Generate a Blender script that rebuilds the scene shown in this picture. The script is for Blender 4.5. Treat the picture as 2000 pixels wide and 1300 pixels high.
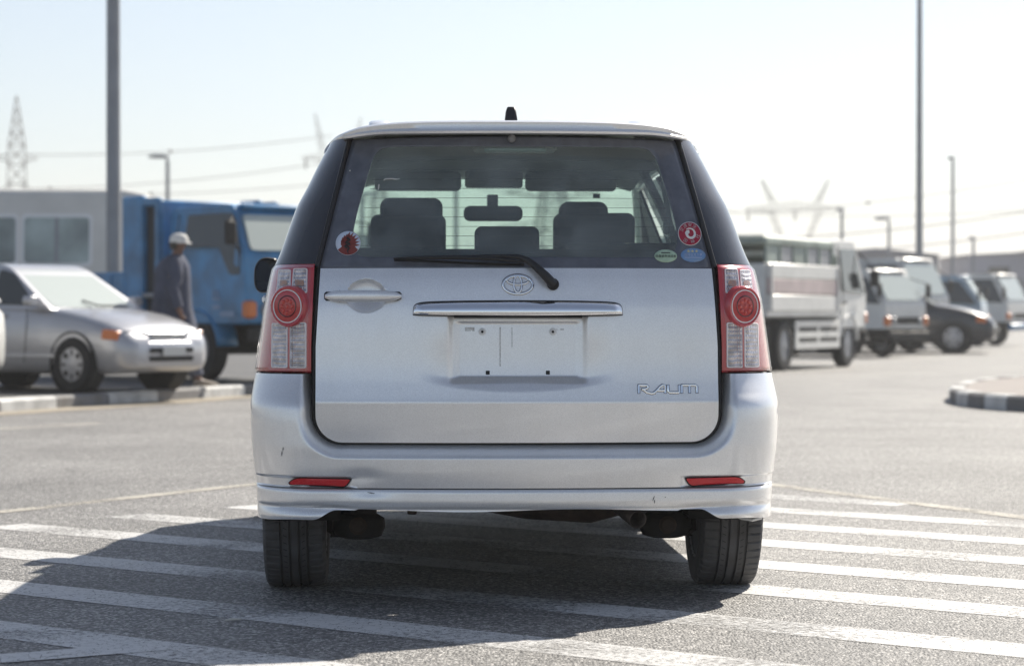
import bpy, math, random
import numpy as np
from mathutils import Vector, Matrix

for _o in list(bpy.data.objects):
    bpy.data.objects.remove(_o)
SC = bpy.context.scene
COL = SC.collection
R = math.radians
PI = math.pi
random.seed(7)

# ------------------------------------------------------------------ camera
CAM_H = 0.905
cam_d = bpy.data.cameras.new('camera')
cam = bpy.data.objects.new('camera', cam_d)
COL.objects.link(cam)
cam.location = (0, 0, CAM_H)
cam.rotation_euler = (R(90) - math.atan(38 / 4880), 0, 0)
cam_d.sensor_width = 36
cam_d.lens = 4880 * 36 / 2000
cam_d.clip_start = 0.1
cam_d.clip_end = 6000
cam_d.dof.use_dof = True
cam_d.dof.focus_distance = 7.85
cam_d.dof.aperture_fstop = 4.1
SC.camera = cam

# ------------------------------------------------------------------ sky and sun
SUN_EL, SUN_AZ = R(40), R(33.7)            # azimuth measured from +Y towards +X
world = bpy.data.worlds.new('World')
SC.world = world
world.use_nodes = True
wn = world.node_tree
for n in list(wn.nodes):
    wn.nodes.remove(n)
sky = wn.nodes.new('ShaderNodeTexSky')
sky.sky_type = 'NISHITA'
sky.sun_disc = False
sky.sun_elevation = SUN_EL
sky.sun_rotation = SUN_AZ
sky.altitude = 0
sky.air_density = 0.85
sky.dust_density = 0.6
sky.ozone_density = 1.3
bg = wn.nodes.new('ShaderNodeBackground')
bg.inputs['Strength'].default_value = 0.0465
wo = wn.nodes.new('ShaderNodeOutputWorld')
hs = wn.nodes.new('ShaderNodeHueSaturation')      # dusty desert air: a paler, less blue sky all round
hs.inputs['Saturation'].default_value = 0.76
wn.links.new(sky.outputs[0], hs.inputs['Color'])
wn.links.new(hs.outputs[0], bg.inputs[0])
wn.links.new(bg.outputs[0], wo.inputs[0])

sun_d = bpy.data.lights.new('sun', 'SUN')
sun_d.energy = 3.2
sun_d.angle = R(0.53)
sun_d.color = (1.0, 0.93, 0.82)
sun = bpy.data.objects.new('sun', sun_d)
COL.objects.link(sun)
_to_sun = Vector((math.sin(SUN_AZ) * math.cos(SUN_EL), math.cos(SUN_AZ) * math.cos(SUN_EL), math.sin(SUN_EL)))
sun.rotation_euler = _to_sun.to_track_quat('Z', 'Y').to_euler()
sun.location = (20, 30, 40)

SC.view_settings.view_transform = 'Standard'
SC.view_settings.look = 'None'
SC.view_settings.exposure = 1.42
SC.view_settings.gamma = 1.0
SC.view_settings.use_curve_mapping = False
SC.cycles.max_bounces = 10
SC.cycles.transparent_max_bounces = 16
SC.cycles.transmission_bounces = 6
SC.cycles.use_denoising = True
SC.cycles.denoising_prefilter = 'ACCURATE'

# ------------------------------------------------------------------ materials
MATS = {}


def nodes_of(name):
    m = bpy.data.materials.new(name)
    m.use_nodes = True
    nt = m.node_tree
    return m, nt, nt.nodes['Principled BSDF'], nt.nodes['Material Output']


def pmat(name, col, rough=0.5, metal=0.0, coat=0.0, var=0.0, vscale=8.0, bump=0.0, bscale=200.0, spec=0.5, coat_rough=0.04, dirt=None):
    """plain principled material with optional colour mottling and fine relief"""
    if name in MATS:
        return MATS[name]
    m, nt, b, out = nodes_of(name)
    b.inputs['Base Color'].default_value = (*col, 1)
    b.inputs['Roughness'].default_value = rough
    b.inputs['Metallic'].default_value = metal
    b.inputs['Coat Weight'].default_value = coat
    b.inputs['Coat Roughness'].default_value = coat_rough
    b.inputs['Specular IOR Level'].default_value = spec
    tc = nt.nodes.new('ShaderNodeTexCoord')
    if var > 0:
        nz = nt.nodes.new('ShaderNodeTexNoise')
        nz.inputs['Scale'].default_value = vscale
        nz.inputs['Detail'].default_value = 6
        nt.links.new(tc.outputs['Object'], nz.inputs['Vector'])
        mr = nt.nodes.new('ShaderNodeMapRange')
        mr.inputs[1].default_value = 0.3
        mr.inputs[2].default_value = 0.7
        nt.links.new(nz.outputs[0], mr.inputs[0])
        mx = nt.nodes.new('ShaderNodeMix')
        mx.data_type = 'RGBA'
        d = dirt if dirt else tuple(c * (1 - var) for c in col)
        mx.inputs[6].default_value = (*d, 1)
        mx.inputs[7].default_value = (*[min(1, c * (1 + var * .5)) for c in col], 1)
        nt.links.new(mr.outputs[0], mx.inputs[0])
        nt.links.new(mx.outputs[2], b.inputs['Base Color'])
    if bump > 0:
        n2 = nt.nodes.new('ShaderNodeTexNoise')
        n2.inputs['Scale'].default_value = bscale
        n2.inputs['Detail'].default_value = 3
        nt.links.new(tc.outputs['Object'], n2.inputs['Vector'])
        bp = nt.nodes.new('ShaderNodeBump')
        bp.inputs['Strength'].default_value = bump
        bp.inputs['Distance'].default_value = 0.002
        nt.links.new(n2.outputs[0], bp.inputs['Height'])
        nt.links.new(bp.outputs[0], b.inputs['Normal'])
    MATS[name] = m
    return m


def thin_glass(name, tint, ior=1.5, rough=0.0, film=0.0, film_col=(.6, .6, .6)):
    """thin tinted sheet: tinted transparency under a Fresnel gloss, with a diffuse film for dust and painted sky veil"""
    if name in MATS:
        return MATS[name]
    m, nt, b, out = nodes_of(name)
    nt.nodes.remove(b)
    tr = nt.nodes.new('ShaderNodeBsdfTransparent')
    tr.inputs[0].default_value = (*tint, 1)
    gl = nt.nodes.new('ShaderNodeBsdfGlossy')
    gl.inputs['Roughness'].default_value = rough
    fr = nt.nodes.new('ShaderNodeFresnel')
    fr.inputs[0].default_value = ior
    geo = nt.nodes.new('ShaderNodeNewGeometry')
    mth = nt.nodes.new('ShaderNodeMath')
    mth.operation = 'SUBTRACT'
    mth.inputs[0].default_value = 1.0
    nt.links.new(geo.outputs['Backfacing'], mth.inputs[1])
    m2 = nt.nodes.new('ShaderNodeMath')
    m2.operation = 'MULTIPLY'
    nt.links.new(fr.outputs[0], m2.inputs[0])
    nt.links.new(mth.outputs[0], m2.inputs[1])
    df = nt.nodes.new('ShaderNodeBsdfDiffuse')
    df.inputs[0].default_value = (*film_col, 1)
    mxf = nt.nodes.new('ShaderNodeMixShader')
    nz = nt.nodes.new('ShaderNodeTexNoise')
    nz.inputs['Scale'].default_value = 9
    nz.inputs['Detail'].default_value = 8
    tc = nt.nodes.new('ShaderNodeTexCoord')
    nt.links.new(tc.outputs['Object'], nz.inputs['Vector'])
    mf = nt.nodes.new('ShaderNodeMath')
    mf.operation = 'MULTIPLY'
    mf.inputs[1].default_value = film * 2
    nt.links.new(nz.outputs[0], mf.inputs[0])
    nt.links.new(mf.outputs[0], mxf.inputs[0])
    nt.links.new(tr.outputs[0], mxf.inputs[1])
    nt.links.new(df.outputs[0], mxf.inputs[2])
    mx = nt.nodes.new('ShaderNodeMixShader')
    nt.links.new(m2.outputs[0], mx.inputs[0])
    nt.links.new(mxf.outputs[0], mx.inputs[1])
    nt.links.new(gl.outputs[0], mx.inputs[2])
    nt.links.new(mx.outputs[0], out.inputs[0])
    MATS[name] = m
    return m


def silver_paint(name, col, flake=True):
    m, nt, b, out = nodes_of(name)
    b.inputs['Metallic'].default_value = 0.70
    b.inputs['Roughness'].default_value = 0.36
    b.inputs['Coat Weight'].default_value = 0.9
    b.inputs['Coat Roughness'].default_value = 0.05
    tc = nt.nodes.new('ShaderNodeTexCoord')
    vo = nt.nodes.new('ShaderNodeTexVoronoi')
    vo.inputs['Scale'].default_value = 900
    nt.links.new(tc.outputs['Object'], vo.inputs['Vector'])
    nz = nt.nodes.new('ShaderNodeTexNoise')
    nz.inputs['Scale'].default_value = 3.5
    nz.inputs['Detail'].default_value = 9
    nz.inputs['Roughness'].default_value = .65
    mp = nt.nodes.new('ShaderNodeMapping')
    mp.inputs['Scale'].default_value = (2.5, 1, .8)
    nt.links.new(tc.outputs['Object'], mp.inputs[0])
    nt.links.new(mp.outputs[0], nz.inputs['Vector'])
    sep = nt.nodes.new('ShaderNodeSeparateColor')
    nt.links.new(vo.outputs['Color'], sep.inputs[0])
    mx = nt.nodes.new('ShaderNodeMix')
    mx.data_type = 'RGBA'
    mx.inputs[6].default_value = (*[c * .84 for c in col], 1)
    mx.inputs[7].default_value = (*[min(1, c * 1.16) for c in col], 1)
    nt.links.new(sep.outputs[0], mx.inputs[0])
    # road dust: a matt film thicker in drifts
    dm = nt.nodes.new('ShaderNodeMapRange')
    dm.inputs[1].default_value = .38
    dm.inputs[2].default_value = .75
    dm.inputs[3].default_value = 0.0
    dm.inputs[4].default_value = .22
    nt.links.new(nz.outputs[0], dm.inputs[0])
    mx2 = nt.nodes.new('ShaderNodeMix')
    mx2.data_type = 'RGBA'
    mx2.inputs[7].default_value = (.70, .67, .63, 1)
    nt.links.new(dm.outputs[0], mx2.inputs[0])
    nt.links.new(mx.outputs[2], mx2.inputs[6])
    nt.links.new(mx2.outputs[2], b.inputs['Base Color'])
    rr = nt.nodes.new('ShaderNodeMapRange')
    rr.inputs[3].default_value = .0
    rr.inputs[4].default_value = .09
    nt.links.new(nz.outputs[0], rr.inputs[0])
    nt.links.new(rr.outputs[0], b.inputs['Coat Roughness'])
    MATS[name] = m
    return m


def asphalt(name, lo, hi, scale=130.0, bump=0.6, patch=.25):
    m, nt, b, out = nodes_of(name)
    tc = nt.nodes.new('ShaderNodeTexCoord')
    vo = nt.nodes.new('ShaderNodeTexVoronoi')
    vo.inputs['Scale'].default_value = scale
    nt.links.new(tc.outputs['Object'], vo.inputs['Vector'])
    sep = nt.nodes.new('ShaderNodeSeparateColor')
    nt.links.new(vo.outputs['Color'], sep.inputs[0])
    n1 = nt.nodes.new('ShaderNodeTexNoise')
    n1.inputs['Scale'].default_value = 0.55
    n1.inputs['Detail'].default_value = 7
    n1.inputs['Roughness'].default_value = .6
    nt.links.new(tc.outputs['Object'], n1.inputs['Vector'])
    n3 = nt.nodes.new('ShaderNodeTexNoise')
    n3.inputs['Scale'].default_value = scale * .55
    n3.inputs['Detail'].default_value = 4
    nt.links.new(tc.outputs['Object'], n3.inputs['Vector'])
    pw = nt.nodes.new('ShaderNodeMath')
    pw.operation = 'POWER'
    pw.inputs[1].default_value = 2.9
    nt.links.new(sep.outputs[0], pw.inputs[0])
    ad = nt.nodes.new('ShaderNodeMath')
    ad.operation = 'MULTIPLY'
    nt.links.new(pw.outputs[0], ad.inputs[0])
    mr3 = nt.nodes.new('ShaderNodeMapRange')
    mr3.inputs[1].default_value = .35
    mr3.inputs[2].default_value = .65
    mr3.inputs[3].default_value = .45
    mr3.inputs[4].default_value = 1.3
    nt.links.new(n3.outputs[0], mr3.inputs[0])
    nt.links.new(mr3.outputs[0], ad.inputs[1])
    mx = nt.nodes.new('ShaderNodeMix')
    mx.data_type = 'RGBA'
    mx.inputs[6].default_value = (*lo, 1)
    mx.inputs[7].default_value = (*hi, 1)
    nt.links.new(ad.outputs[0], mx.inputs[0])
    mr = nt.nodes.new('ShaderNodeMapRange')
    mr.inputs[1].default_value = .3
    mr.inputs[2].default_value = .7
    mr.inputs[3].default_value = 1 - patch
    mr.inputs[4].default_value = 1 + patch * .6
    nt.links.new(n1.outputs[0], mr.inputs[0])
    vm = nt.nodes.new('ShaderNodeVectorMath')
    vm.operation = 'SCALE'
    nt.links.new(mx.outputs[2], vm.inputs[0])
    nt.links.new(mr.outputs[0], vm.inputs['Scale'])
    # oil and rubber stains with their own outlines
    n5 = nt.nodes.new('ShaderNodeTexNoise')
    n5.inputs['Scale'].default_value = 1.7
    n5.inputs['Detail'].default_value = 9
    n5.inputs['Roughness'].default_value = .7
    mp5 = nt.nodes.new('ShaderNodeMapping')
    mp5.inputs['Scale'].default_value = (1.0, .35, 1.0)
    nt.links.new(tc.outputs['Object'], mp5.inputs[0])
    nt.links.new(mp5.outputs[0], n5.inputs['Vector'])
    m5 = nt.nodes.new('ShaderNodeMapRange')
    m5.inputs[1].default_value = .56
    m5.inputs[2].default_value = .74
    m5.inputs[3].default_value = 1.0
    m5.inputs[4].default_value = .72
    nt.links.new(n5.outputs[0], m5.inputs[0])
    vm2 = nt.nodes.new('ShaderNodeVectorMath')
    vm2.operation = 'SCALE'
    nt.links.new(vm.outputs[0], vm2.inputs[0])
    nt.links.new(m5.outputs[0], vm2.inputs['Scale'])
    nt.links.new(vm2.outputs[0], b.inputs['Base Color'])
    b.inputs['Roughness'].default_value = .62
    b.inputs['Specular IOR Level'].default_value = .45
    bp = nt.nodes.new('ShaderNodeBump')
    bp.inputs['Strength'].default_value = bump
    bp.inputs['Distance'].default_value = .006
    v2 = nt.nodes.new('ShaderNodeTexVoronoi')
    v2.inputs['Scale'].default_value = scale
    nt.links.new(tc.outputs['Object'], v2.inputs['Vector'])
    iv = nt.nodes.new('ShaderNodeMath')
    iv.operation = 'SUBTRACT'
    iv.inputs[0].default_value = 1.0
    nt.links.new(v2.outputs['Distance'], iv.inputs[1])
    nt.links.new(iv.outputs[0], bp.inputs['Height'])
    nt.links.new(bp.outputs[0], b.inputs['Normal'])
    MATS[name] = m
    return m


def road_paint(name, col, wear=.45, track=False):
    """worn thermoplastic paint: chips and cracks open onto the asphalt below"""
    m, nt, b, out = nodes_of(name)
    tc = nt.nodes.new('ShaderNodeTexCoord')
    n1 = nt.nodes.new('ShaderNodeTexNoise')
    n1.inputs['Scale'].default_value = 45
    n1.inputs['Detail'].default_value = 8
    n1.inputs['Roughness'].default_value = .75
    nt.links.new(tc.outputs['Object'], n1.inputs['Vector'])
    n2 = nt.nodes.new('ShaderNodeTexNoise')
    n2.inputs['Scale'].default_value = 1.6
    n2.inputs['Detail'].default_value = 4
    nt.links.new(tc.outputs['Object'], n2.inputs['Vector'])
    vc = nt.nodes.new('ShaderNodeTexVoronoi')
    vc.feature = 'DISTANCE_TO_EDGE'
    vc.inputs['Scale'].default_value = 22
    nd = nt.nodes.new('ShaderNodeTexNoise')
    nd.inputs['Scale'].default_value = 12
    nt.links.new(tc.outputs['Object'], nd.inputs['Vector'])
    va = nt.nodes.new('ShaderNodeVectorMath')
    va.operation = 'MULTIPLY_ADD'
    va.inputs[1].default_value = (.12, .12, .12)
    nt.links.new(nd.outputs['Color'], va.inputs[0])
    nt.links.new(tc.outputs['Object'], va.inputs[2])
    nt.links.new(va.outputs[0], vc.inputs['Vector'])
    crack = nt.nodes.new('ShaderNodeMath')
    crack.operation = 'LESS_THAN'
    crack.inputs[1].default_value = .018
    nt.links.new(vc.outputs['Distance'], crack.inputs[0])
    s = nt.nodes.new('ShaderNodeMath')
    s.operation = 'ADD'
    nt.links.new(n1.outputs[0], s.inputs[0])
    sc = nt.nodes.new('ShaderNodeMapRange')
    sc.inputs[1].default_value = .3
    sc.inputs[2].default_value = .75
    sc.inputs[3].default_value = -.14
    sc.inputs[4].default_value = .20
    nt.links.new(n2.outputs[0], sc.inputs[0])
    nt.links.new(sc.outputs[0], s.inputs[1])
    last = s
    if track:      # tyres have scrubbed the paint along the lane
        sx = nt.nodes.new('ShaderNodeSeparateXYZ')
        nt.links.new(tc.outputs['Object'], sx.inputs[0])
        g1 = nt.nodes.new('ShaderNodeMapRange')
        g1.interpolation_type = 'SMOOTHSTEP'
        g1.inputs[1].default_value = -1.0
        g1.inputs[2].default_value = -.3
        nt.links.new(sx.outputs[0], g1.inputs[0])
        g2 = nt.nodes.new('ShaderNodeMapRange')
        g2.interpolation_type = 'SMOOTHSTEP'
        g2.inputs[1].default_value = 1.05
        g2.inputs[2].default_value = .45
        nt.links.new(sx.outputs[0], g2.inputs[0])
        g3 = nt.nodes.new('ShaderNodeMapRange')
        g3.interpolation_type = 'SMOOTHSTEP'
        g3.inputs[1].default_value = 9.8
        g3.inputs[2].default_value = 8.4
        g3.inputs[4].default_value = .06
        nt.links.new(sx.outputs[1], g3.inputs[0])
        q = nt.nodes.new('ShaderNodeMath')
        q.operation = 'MULTIPLY'
        nt.links.new(g1.outputs[0], q.inputs[0])
        nt.links.new(g2.outputs[0], q.inputs[1])
        q2 = nt.nodes.new('ShaderNodeMath')
        q2.operation = 'MULTIPLY'
        nt.links.new(q.outputs[0], q2.inputs[0])
        nt.links.new(g3.outputs[0], q2.inputs[1])
        q3 = nt.nodes.new('ShaderNodeMath')
        q3.operation = 'ADD'
        nt.links.new(s.outputs[0], q3.inputs[0])
        nt.links.new(q2.outputs[0], q3.inputs[1])
        last = q3
    th = nt.nodes.new('ShaderNodeMapRange')
    th.inputs[1].default_value = 1 - wear - .06
    th.inputs[2].default_value = 1 - wear + .10
    nt.links.new(last.outputs[0], th.inputs[0])
    mxm = nt.nodes.new('ShaderNodeMath')
    mxm.operation = 'MAXIMUM'
    cm = nt.nodes.new('ShaderNodeMath')
    cm.operation = 'MULTIPLY'
    cm.inputs[1].default_value = .7
    nt.links.new(crack.outputs[0], cm.inputs[0])
    nt.links.new(th.outputs[0], mxm.inputs[0])
    nt.links.new(cm.outputs[0], mxm.inputs[1])
    b.inputs['Base Color'].default_value = (*col, 1)
    b.inputs['Roughness'].default_value = .6
    tr = nt.nodes.new('ShaderNodeBsdfTransparent')
    mx = nt.nodes.new('ShaderNodeMixShader')
    nt.links.new(mxm.outputs[0], mx.inputs[0])
    nt.links.new(b.outputs[0], mx.inputs[1])
    nt.links.new(tr.outputs[0], mx.inputs[2])
    nt.links.new(mx.outputs[0], out.inputs[0])
    MATS[name] = m
    return m


# ------------------------------------------------------------------ mesh helpers
class MB:
    def __init__(s):
        s.v = []
        s.f = []

    def add(s, vs, fs):
        o = len(s.v)
        s.v += [tuple(v) for v in vs]
        s.f += [tuple(i + o for i in f) for f in fs]
        return s

    def grid(s, rows, close_u=False, flip=False):
        """rows: list of equal-length lists of points"""
        n, k = len(rows), len(rows[0])
        fs = []
        for i in range(n - 1):
            for j in range(k if close_u else k - 1):
                a, b_, c, d = i * k + j, i * k + (j + 1) % k, (i + 1) * k + (j + 1) % k, (i + 1) * k + j
                fs.append((d, c, b_, a) if flip else (a, b_, c, d))
        return s.add([p for r in rows for p in r], fs)

    def loft(s, rings, cap=True):
        k = len(rings[0])
        s.grid(rings, close_u=True)
        if cap:
            o = len(s.v) - k * len(rings)
            s.f.append(tuple(o + i for i in range(k - 1, -1, -1)))
            o2 = o + k * (len(rings) - 1)
            s.f.append(tuple(o2 + i for i in range(k)))
        return s

    def box(s, c, d, ch=0.0):
        """chamfered box: centre, full size"""
        hx, hy, hz = d[0] / 2, d[1] / 2, d[2] / 2
        if ch <= 0:
            vs = [(c[0] + sx * hx, c[1] + sy * hy, c[2] + sz * hz) for sz in (-1, 1) for sy in (-1, 1) for sx in (-1, 1)]
            return s.add(vs, [(0, 2, 3, 1), (4, 5, 7, 6), (0, 1, 5, 4), (2, 6, 7, 3), (0, 4, 6, 2), (1, 3, 7, 5)])
        ch = min(ch, hx * .9, hy * .9, hz * .9)
        rings = []
        for (zz, ins) in ((-hz, ch), (-hz + ch, 0), (hz - ch, 0), (hz, ch)):
            ax, ay = hx - ins, hy - ins
            rings.append([(c[0] + x, c[1] + y, c[2] + zz) for x, y in
                          ((ax - ch, -ay), (ax, -ay + ch), (ax, ay - ch), (ax - ch, ay), (-ax + ch, ay), (-ax, ay - ch), (-ax, -ay + ch), (-ax + ch, -ay))])
        return s.loft(rings)

    def tube(s, path, r, n=8, cap=True, closed=False):
        P = [Vector(p) for p in path]
        m = len(P)
        rr = r if isinstance(r, (list, tuple)) else [r] * m
        rings = []
        up = None
        for i in range(m):
            if closed:
                t = (P[(i + 1) % m] - P[i - 1])
            else:
                t = P[min(i + 1, m - 1)] - P[max(i - 1, 0)]
            t.normalize()
            if up is None:
                a = Vector((0, 0, 1)) if abs(t.z) < .9 else Vector((1, 0, 0))
                up = (a - t * a.dot(t)).normalized()
            else:
                up = (up - t * up.dot(t))
                up = up.normalized() if up.length > 1e-6 else t.orthogonal().normalized()
            sd = t.cross(up)
            rings.append([P[i] + (up * math.cos(q) + sd * math.sin(q)) * rr[i] for q in [2 * PI * j / n for j in range(n)]])
        if closed:
            rings.append(rings[0])
            return s.loft(rings, cap=False)
        return s.loft(rings, cap=cap)

    def lathe(s, prof, n=32, c=(0, 0, 0), axis='x', close=False):
        """prof: list of (radius, along)"""
        rings = []
        for r, a in prof:
            ring = []
            for j in range(n):
                q = 2 * PI * j / n
                u, v = r * math.cos(q), r * math.sin(q)
                p = {'x': (a, u, v), 'y': (u, a, v), 'z': (u, v, a)}[axis]
                ring.append((p[0] + c[0], p[1] + c[1], p[2] + c[2]))
            rings.append(ring)
        if close:
            rings.append(rings[0])
        return s.loft(rings, cap=not close)

    def prism(s, poly, fn0, fn1):
        """side polygon -> two caps given by functions of each 2D point"""
        a = [fn0(p) for p in poly]
        b_ = [fn1(p) for p in poly]
        return s.loft([a, b_])

    def mesh(s, name):
        me = bpy.data.meshes.new(name)
        me.from_pydata(s.v, [], s.f)
        me.validate()
        me.update()
        return me

    def build(s, name, mat, parent=None, smooth=True, angle=35, bevel=0, solid=0, seg=2):
        import bmesh
        me = s.mesh(name)
        bm = bmesh.new()
        bm.from_mesh(me)
        bmesh.ops.remove_doubles(bm, verts=bm.verts, dist=1e-5)
        bmesh.ops.recalc_face_normals(bm, faces=bm.faces)
        bm.to_mesh(me)
        bm.free()
        return link(me, name, mat, parent, smooth, angle, bevel, solid, seg)


def link(me, name, mat, parent=None, smooth=True, angle=35, bevel=0, solid=0, seg=2):
    if mat is not None:
        me.materials.clear()
        me.materials.append(mat)
    if smooth:
        for p in me.polygons:
            p.use_smooth = True
        if angle < 180:
            me.set_sharp_from_angle(angle=R(angle))
    o = bpy.data.objects.new(name, me)
    COL.objects.link(o)
    if parent:
        o.parent = parent
    if solid:
        md = o.modifiers.new('solid', 'SOLIDIFY')
        md.thickness = abs(solid)
        md.offset = -1 if solid > 0 else 1
    if bevel:
        md = o.modifiers.new('bevel', 'BEVEL')
        md.width = bevel
        md.segments = seg
        md.limit_method = 'ANGLE'
        md.angle_limit = R(30)
        md.harden_normals = False
    return o


def thing(name, label, cat, loc=(0, 0, 0), rz=0, group=None):
    o = bpy.data.objects.new(name, None)
    COL.objects.link(o)
    o.empty_display_size = .2
    o.location = loc
    o.rotation_euler = (0, 0, rz)
    o['label'] = label
    o['category'] = cat
    if group:
        o['group'] = group
    return o


def struct(o):
    o['kind'] = 'structure'
    return o


def pchip(pts):
    xs = np.array([p[0] for p in pts], float)
    ys = np.array([p[1] for p in pts], float)
    h = np.diff(xs)
    d = np.diff(ys) / h
    m = np.zeros(len(xs))
    m[0], m[-1] = d[0], d[-1]
    for i in range(1, len(xs) - 1):
        if d[i - 1] * d[i] > 0:
            w1, w2 = 2 * h[i] + h[i - 1], h[i] + 2 * h[i - 1]
            m[i] = (w1 + w2) / (w1 / d[i - 1] + w2 / d[i])

    def f(x):
        x = min(max(x, xs[0]), xs[-1])
        i = min(max(int(np.searchsorted(xs, x)) - 1, 0), len(h) - 1)
        t = (x - xs[i]) / h[i]
        return float((2 * t**3 - 3 * t**2 + 1) * ys[i] + (t**3 - 2 * t**2 + t) * h[i] * m[i] + (-2 * t**3 + 3 * t**2) * ys[i + 1] + (t**3 - t**2) * h[i] * m[i + 1])
    return f


def smooth(a, b_, x):
    t = min(max((x - a) / (b_ - a), 0), 1)
    return t * t * (3 - 2 * t)


def lin(a, b_, n):
    return [a + (b_ - a) * i / (n - 1) for i in range(n)]


def round_rect(x0, x1, z0, z1, r, n=6):
    pts = []
    for cx, cz, q0 in ((x1 - r, z1 - r, 0), (x0 + r, z1 - r, PI / 2), (x0 + r, z0 + r, PI), (x1 - r, z0 + r, 1.5 * PI)):
        for i in range(n + 1):
            q = q0 + PI / 2 * i / n
            pts.append((cx + r * math.cos(q), cz + r * math.sin(q)))
    return pts


def round_poly(pts, r, n=5):
    """round the corners of a 2D polygon"""
    out = []
    m = len(pts)
    for i in range(m):
        p, a, c = Vector(pts[i]), Vector(pts[i - 1]), Vector(pts[(i + 1) % m])
        ri = r[i] if isinstance(r, (list, tuple)) else r
        e1, e2 = (a - p), (c - p)
        k1, k2 = min(ri, e1.length * .49), min(ri, e2.length * .49)
        s_, t_ = p + e1.normalized() * k1, p + e2.normalized() * k2
        for j in range(n + 1):
            u = j / n
            q = s_ * (1 - u)**2 + p * 2 * u * (1 - u) + t_ * u * u
            out.append((q.x, q.y))
    return out


def patch(outline, surf, off=0.0, rings=6, lip=0.0):
    """star-shaped patch of a surface y = surf(x, z): concentric rings, optional returned edge"""
    cx = sum(p[0] for p in outline) / len(outline)
    cz = sum(p[1] for p in outline) / len(outline)
    b = MB()
    rows = []
    if lip:
        rows.append([(x, surf(x, z) - off + lip, z) for x, z in outline])
    for i in range(rings):
        k = 1 - i / rings
        rows.append([(cx + (x - cx) * k, surf(cx + (x - cx) * k, cz + (z - cz) * k) - off, cz + (z - cz) * k) for x, z in outline])
    b.grid(rows, close_u=True)
    n = len(outline)
    base = len(b.v) - n
    b.v.append((cx, surf(cx, cz) - off, cz))
    c = len(b.v) - 1
    for j in range(n):
        b.f.append((base + j, base + (j + 1) % n, c))
    return b


def ring_patch(out_l, in_l, surf, off=0.0, rings=3):
    b = MB()
    rows = []
    for i in range(rings + 1):
        k = i / rings
        rows.append([((1 - k) * a[0] + k * c[0], surf((1 - k) * a[0] + k * c[0], (1 - k) * a[1] + k * c[1]) - off, (1 - k) * a[1] + k * c[1]) for a, c in zip(out_l, in_l)])
    return b.grid(rows, close_u=True)


def text_mesh(txt, size):
    cu = bpy.data.curves.new('lettering', 'FONT')
    cu.body = txt
    cu.size = size
    cu.align_x = 'CENTER'
    cu.align_y = 'CENTER'
    cu.extrude = size * .01
    o = bpy.data.objects.new('lettering', cu)
    COL.objects.link(o)
    dg = bpy.context.evaluated_depsgraph_get()
    dg.update()
    me = bpy.data.meshes.new_from_object(o.evaluated_get(dg))
    bpy.data.objects.remove(o)
    me.transform(Matrix.Rotation(R(90), 4, 'X'))
    return me


# ------------------------------------------------------------------ shared materials
M_ASPH = asphalt('asphalt', (.100, .098, .096), (.60, .58, .555), 115, 1.0, .32)
M_LOT = asphalt('lot_asphalt', (.05, .05, .05), (.22, .21, .20), 90, .4)
M_SAND = pmat('sand', (.36, .30, .22), .95, var=.3, vscale=.4)
M_WHITE_LINE = road_paint('white_line_paint', (.56, .555, .545), .40, True)
M_CREAM_LINE = road_paint('cream_line_paint', (.44, .41, .35), .44)
M_KERB_W = pmat('kerb_white', (.60, .60, .59), .8, var=.35, vscale=5, bump=.3, bscale=60)
M_KERB_K = pmat('kerb_black', (.17, .17, .175), .8, var=.5, vscale=5, bump=.3, bscale=60, dirt=(.16, .15, .14))
M_PAINT = silver_paint('silver_paint', (.93, .93, .94))
M_BLACK = pmat('black_plastic', (.016, .016, .018), .45, bump=.1, bscale=600)
M_RUBBER = pmat('rubber', (.080, .080, .084), .75, var=.35, vscale=14, bump=.15, bscale=300, dirt=(.060, .057, .055))
M_SEAL = pmat('seal_rubber', (.006, .006, .007), .6)
M_DARKGLASS = pmat('privacy_glass', (.030, .033, .042), .05, coat=.3, spec=.5)
M_FRIT = pmat('glass_frit', (.125, .135, .165), .06, var=.25, vscale=20)  # blue-grey base has the veil of reflected sky painted in
M_CHROME = pmat('chrome', (.92, .93, .95), .05, 1.0)
M_UNDER = pmat('underbody', (.012, .011, .011), .8, var=.5, vscale=12)
M_RUST = pmat('rusty_steel', (.06, .04, .03), .75, .3, var=.6, vscale=20)
M_TRIM = pmat('interior_trim', (.26, .27, .26), .75)
M_LINER = pmat('headliner', (.52, .525, .50), .9)
M_SEAT = pmat('seat_fabric', (.035, .038, .042), .9, bump=.3, bscale=400)
M_GLASS = thin_glass('rear_glass', (.68, .80, .75), 1.52, 0, .21, (.48, .55, .57))  # bluish film: some dust, mostly a painted veil of reflected sky
M_WINDSCREEN = thin_glass('windscreen_glass', (.78, .90, .84), 1.5, 0, .02)
M_STEEL = pmat('galvanised_steel', (.30, .31, .33), .5, .4, var=.15, vscale=3)
M_MIRROR = pmat('mirror_face', (.8, .82, .85), .02, 1.0)

# ================================================================== SETTING
g = MB().grid([[(-1600, -300, -.03), (1600, -300, -.03)], [(-1600, 2600, -.03), (1600, 2600, -.03)]]).build('ground', M_SAND)
struct(g)
road = MB().grid([[(x, y, 0) for x in (-70, -20, 0, 20, 90)] for y in (-60, 0, 30, 60, 150)]).build('road', M_ASPH)
struct(road)

# hatched island markings: a pointed zone between two cream lines
SD = Vector((.768, -.640))
SN = Vector((.640, .768))


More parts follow.
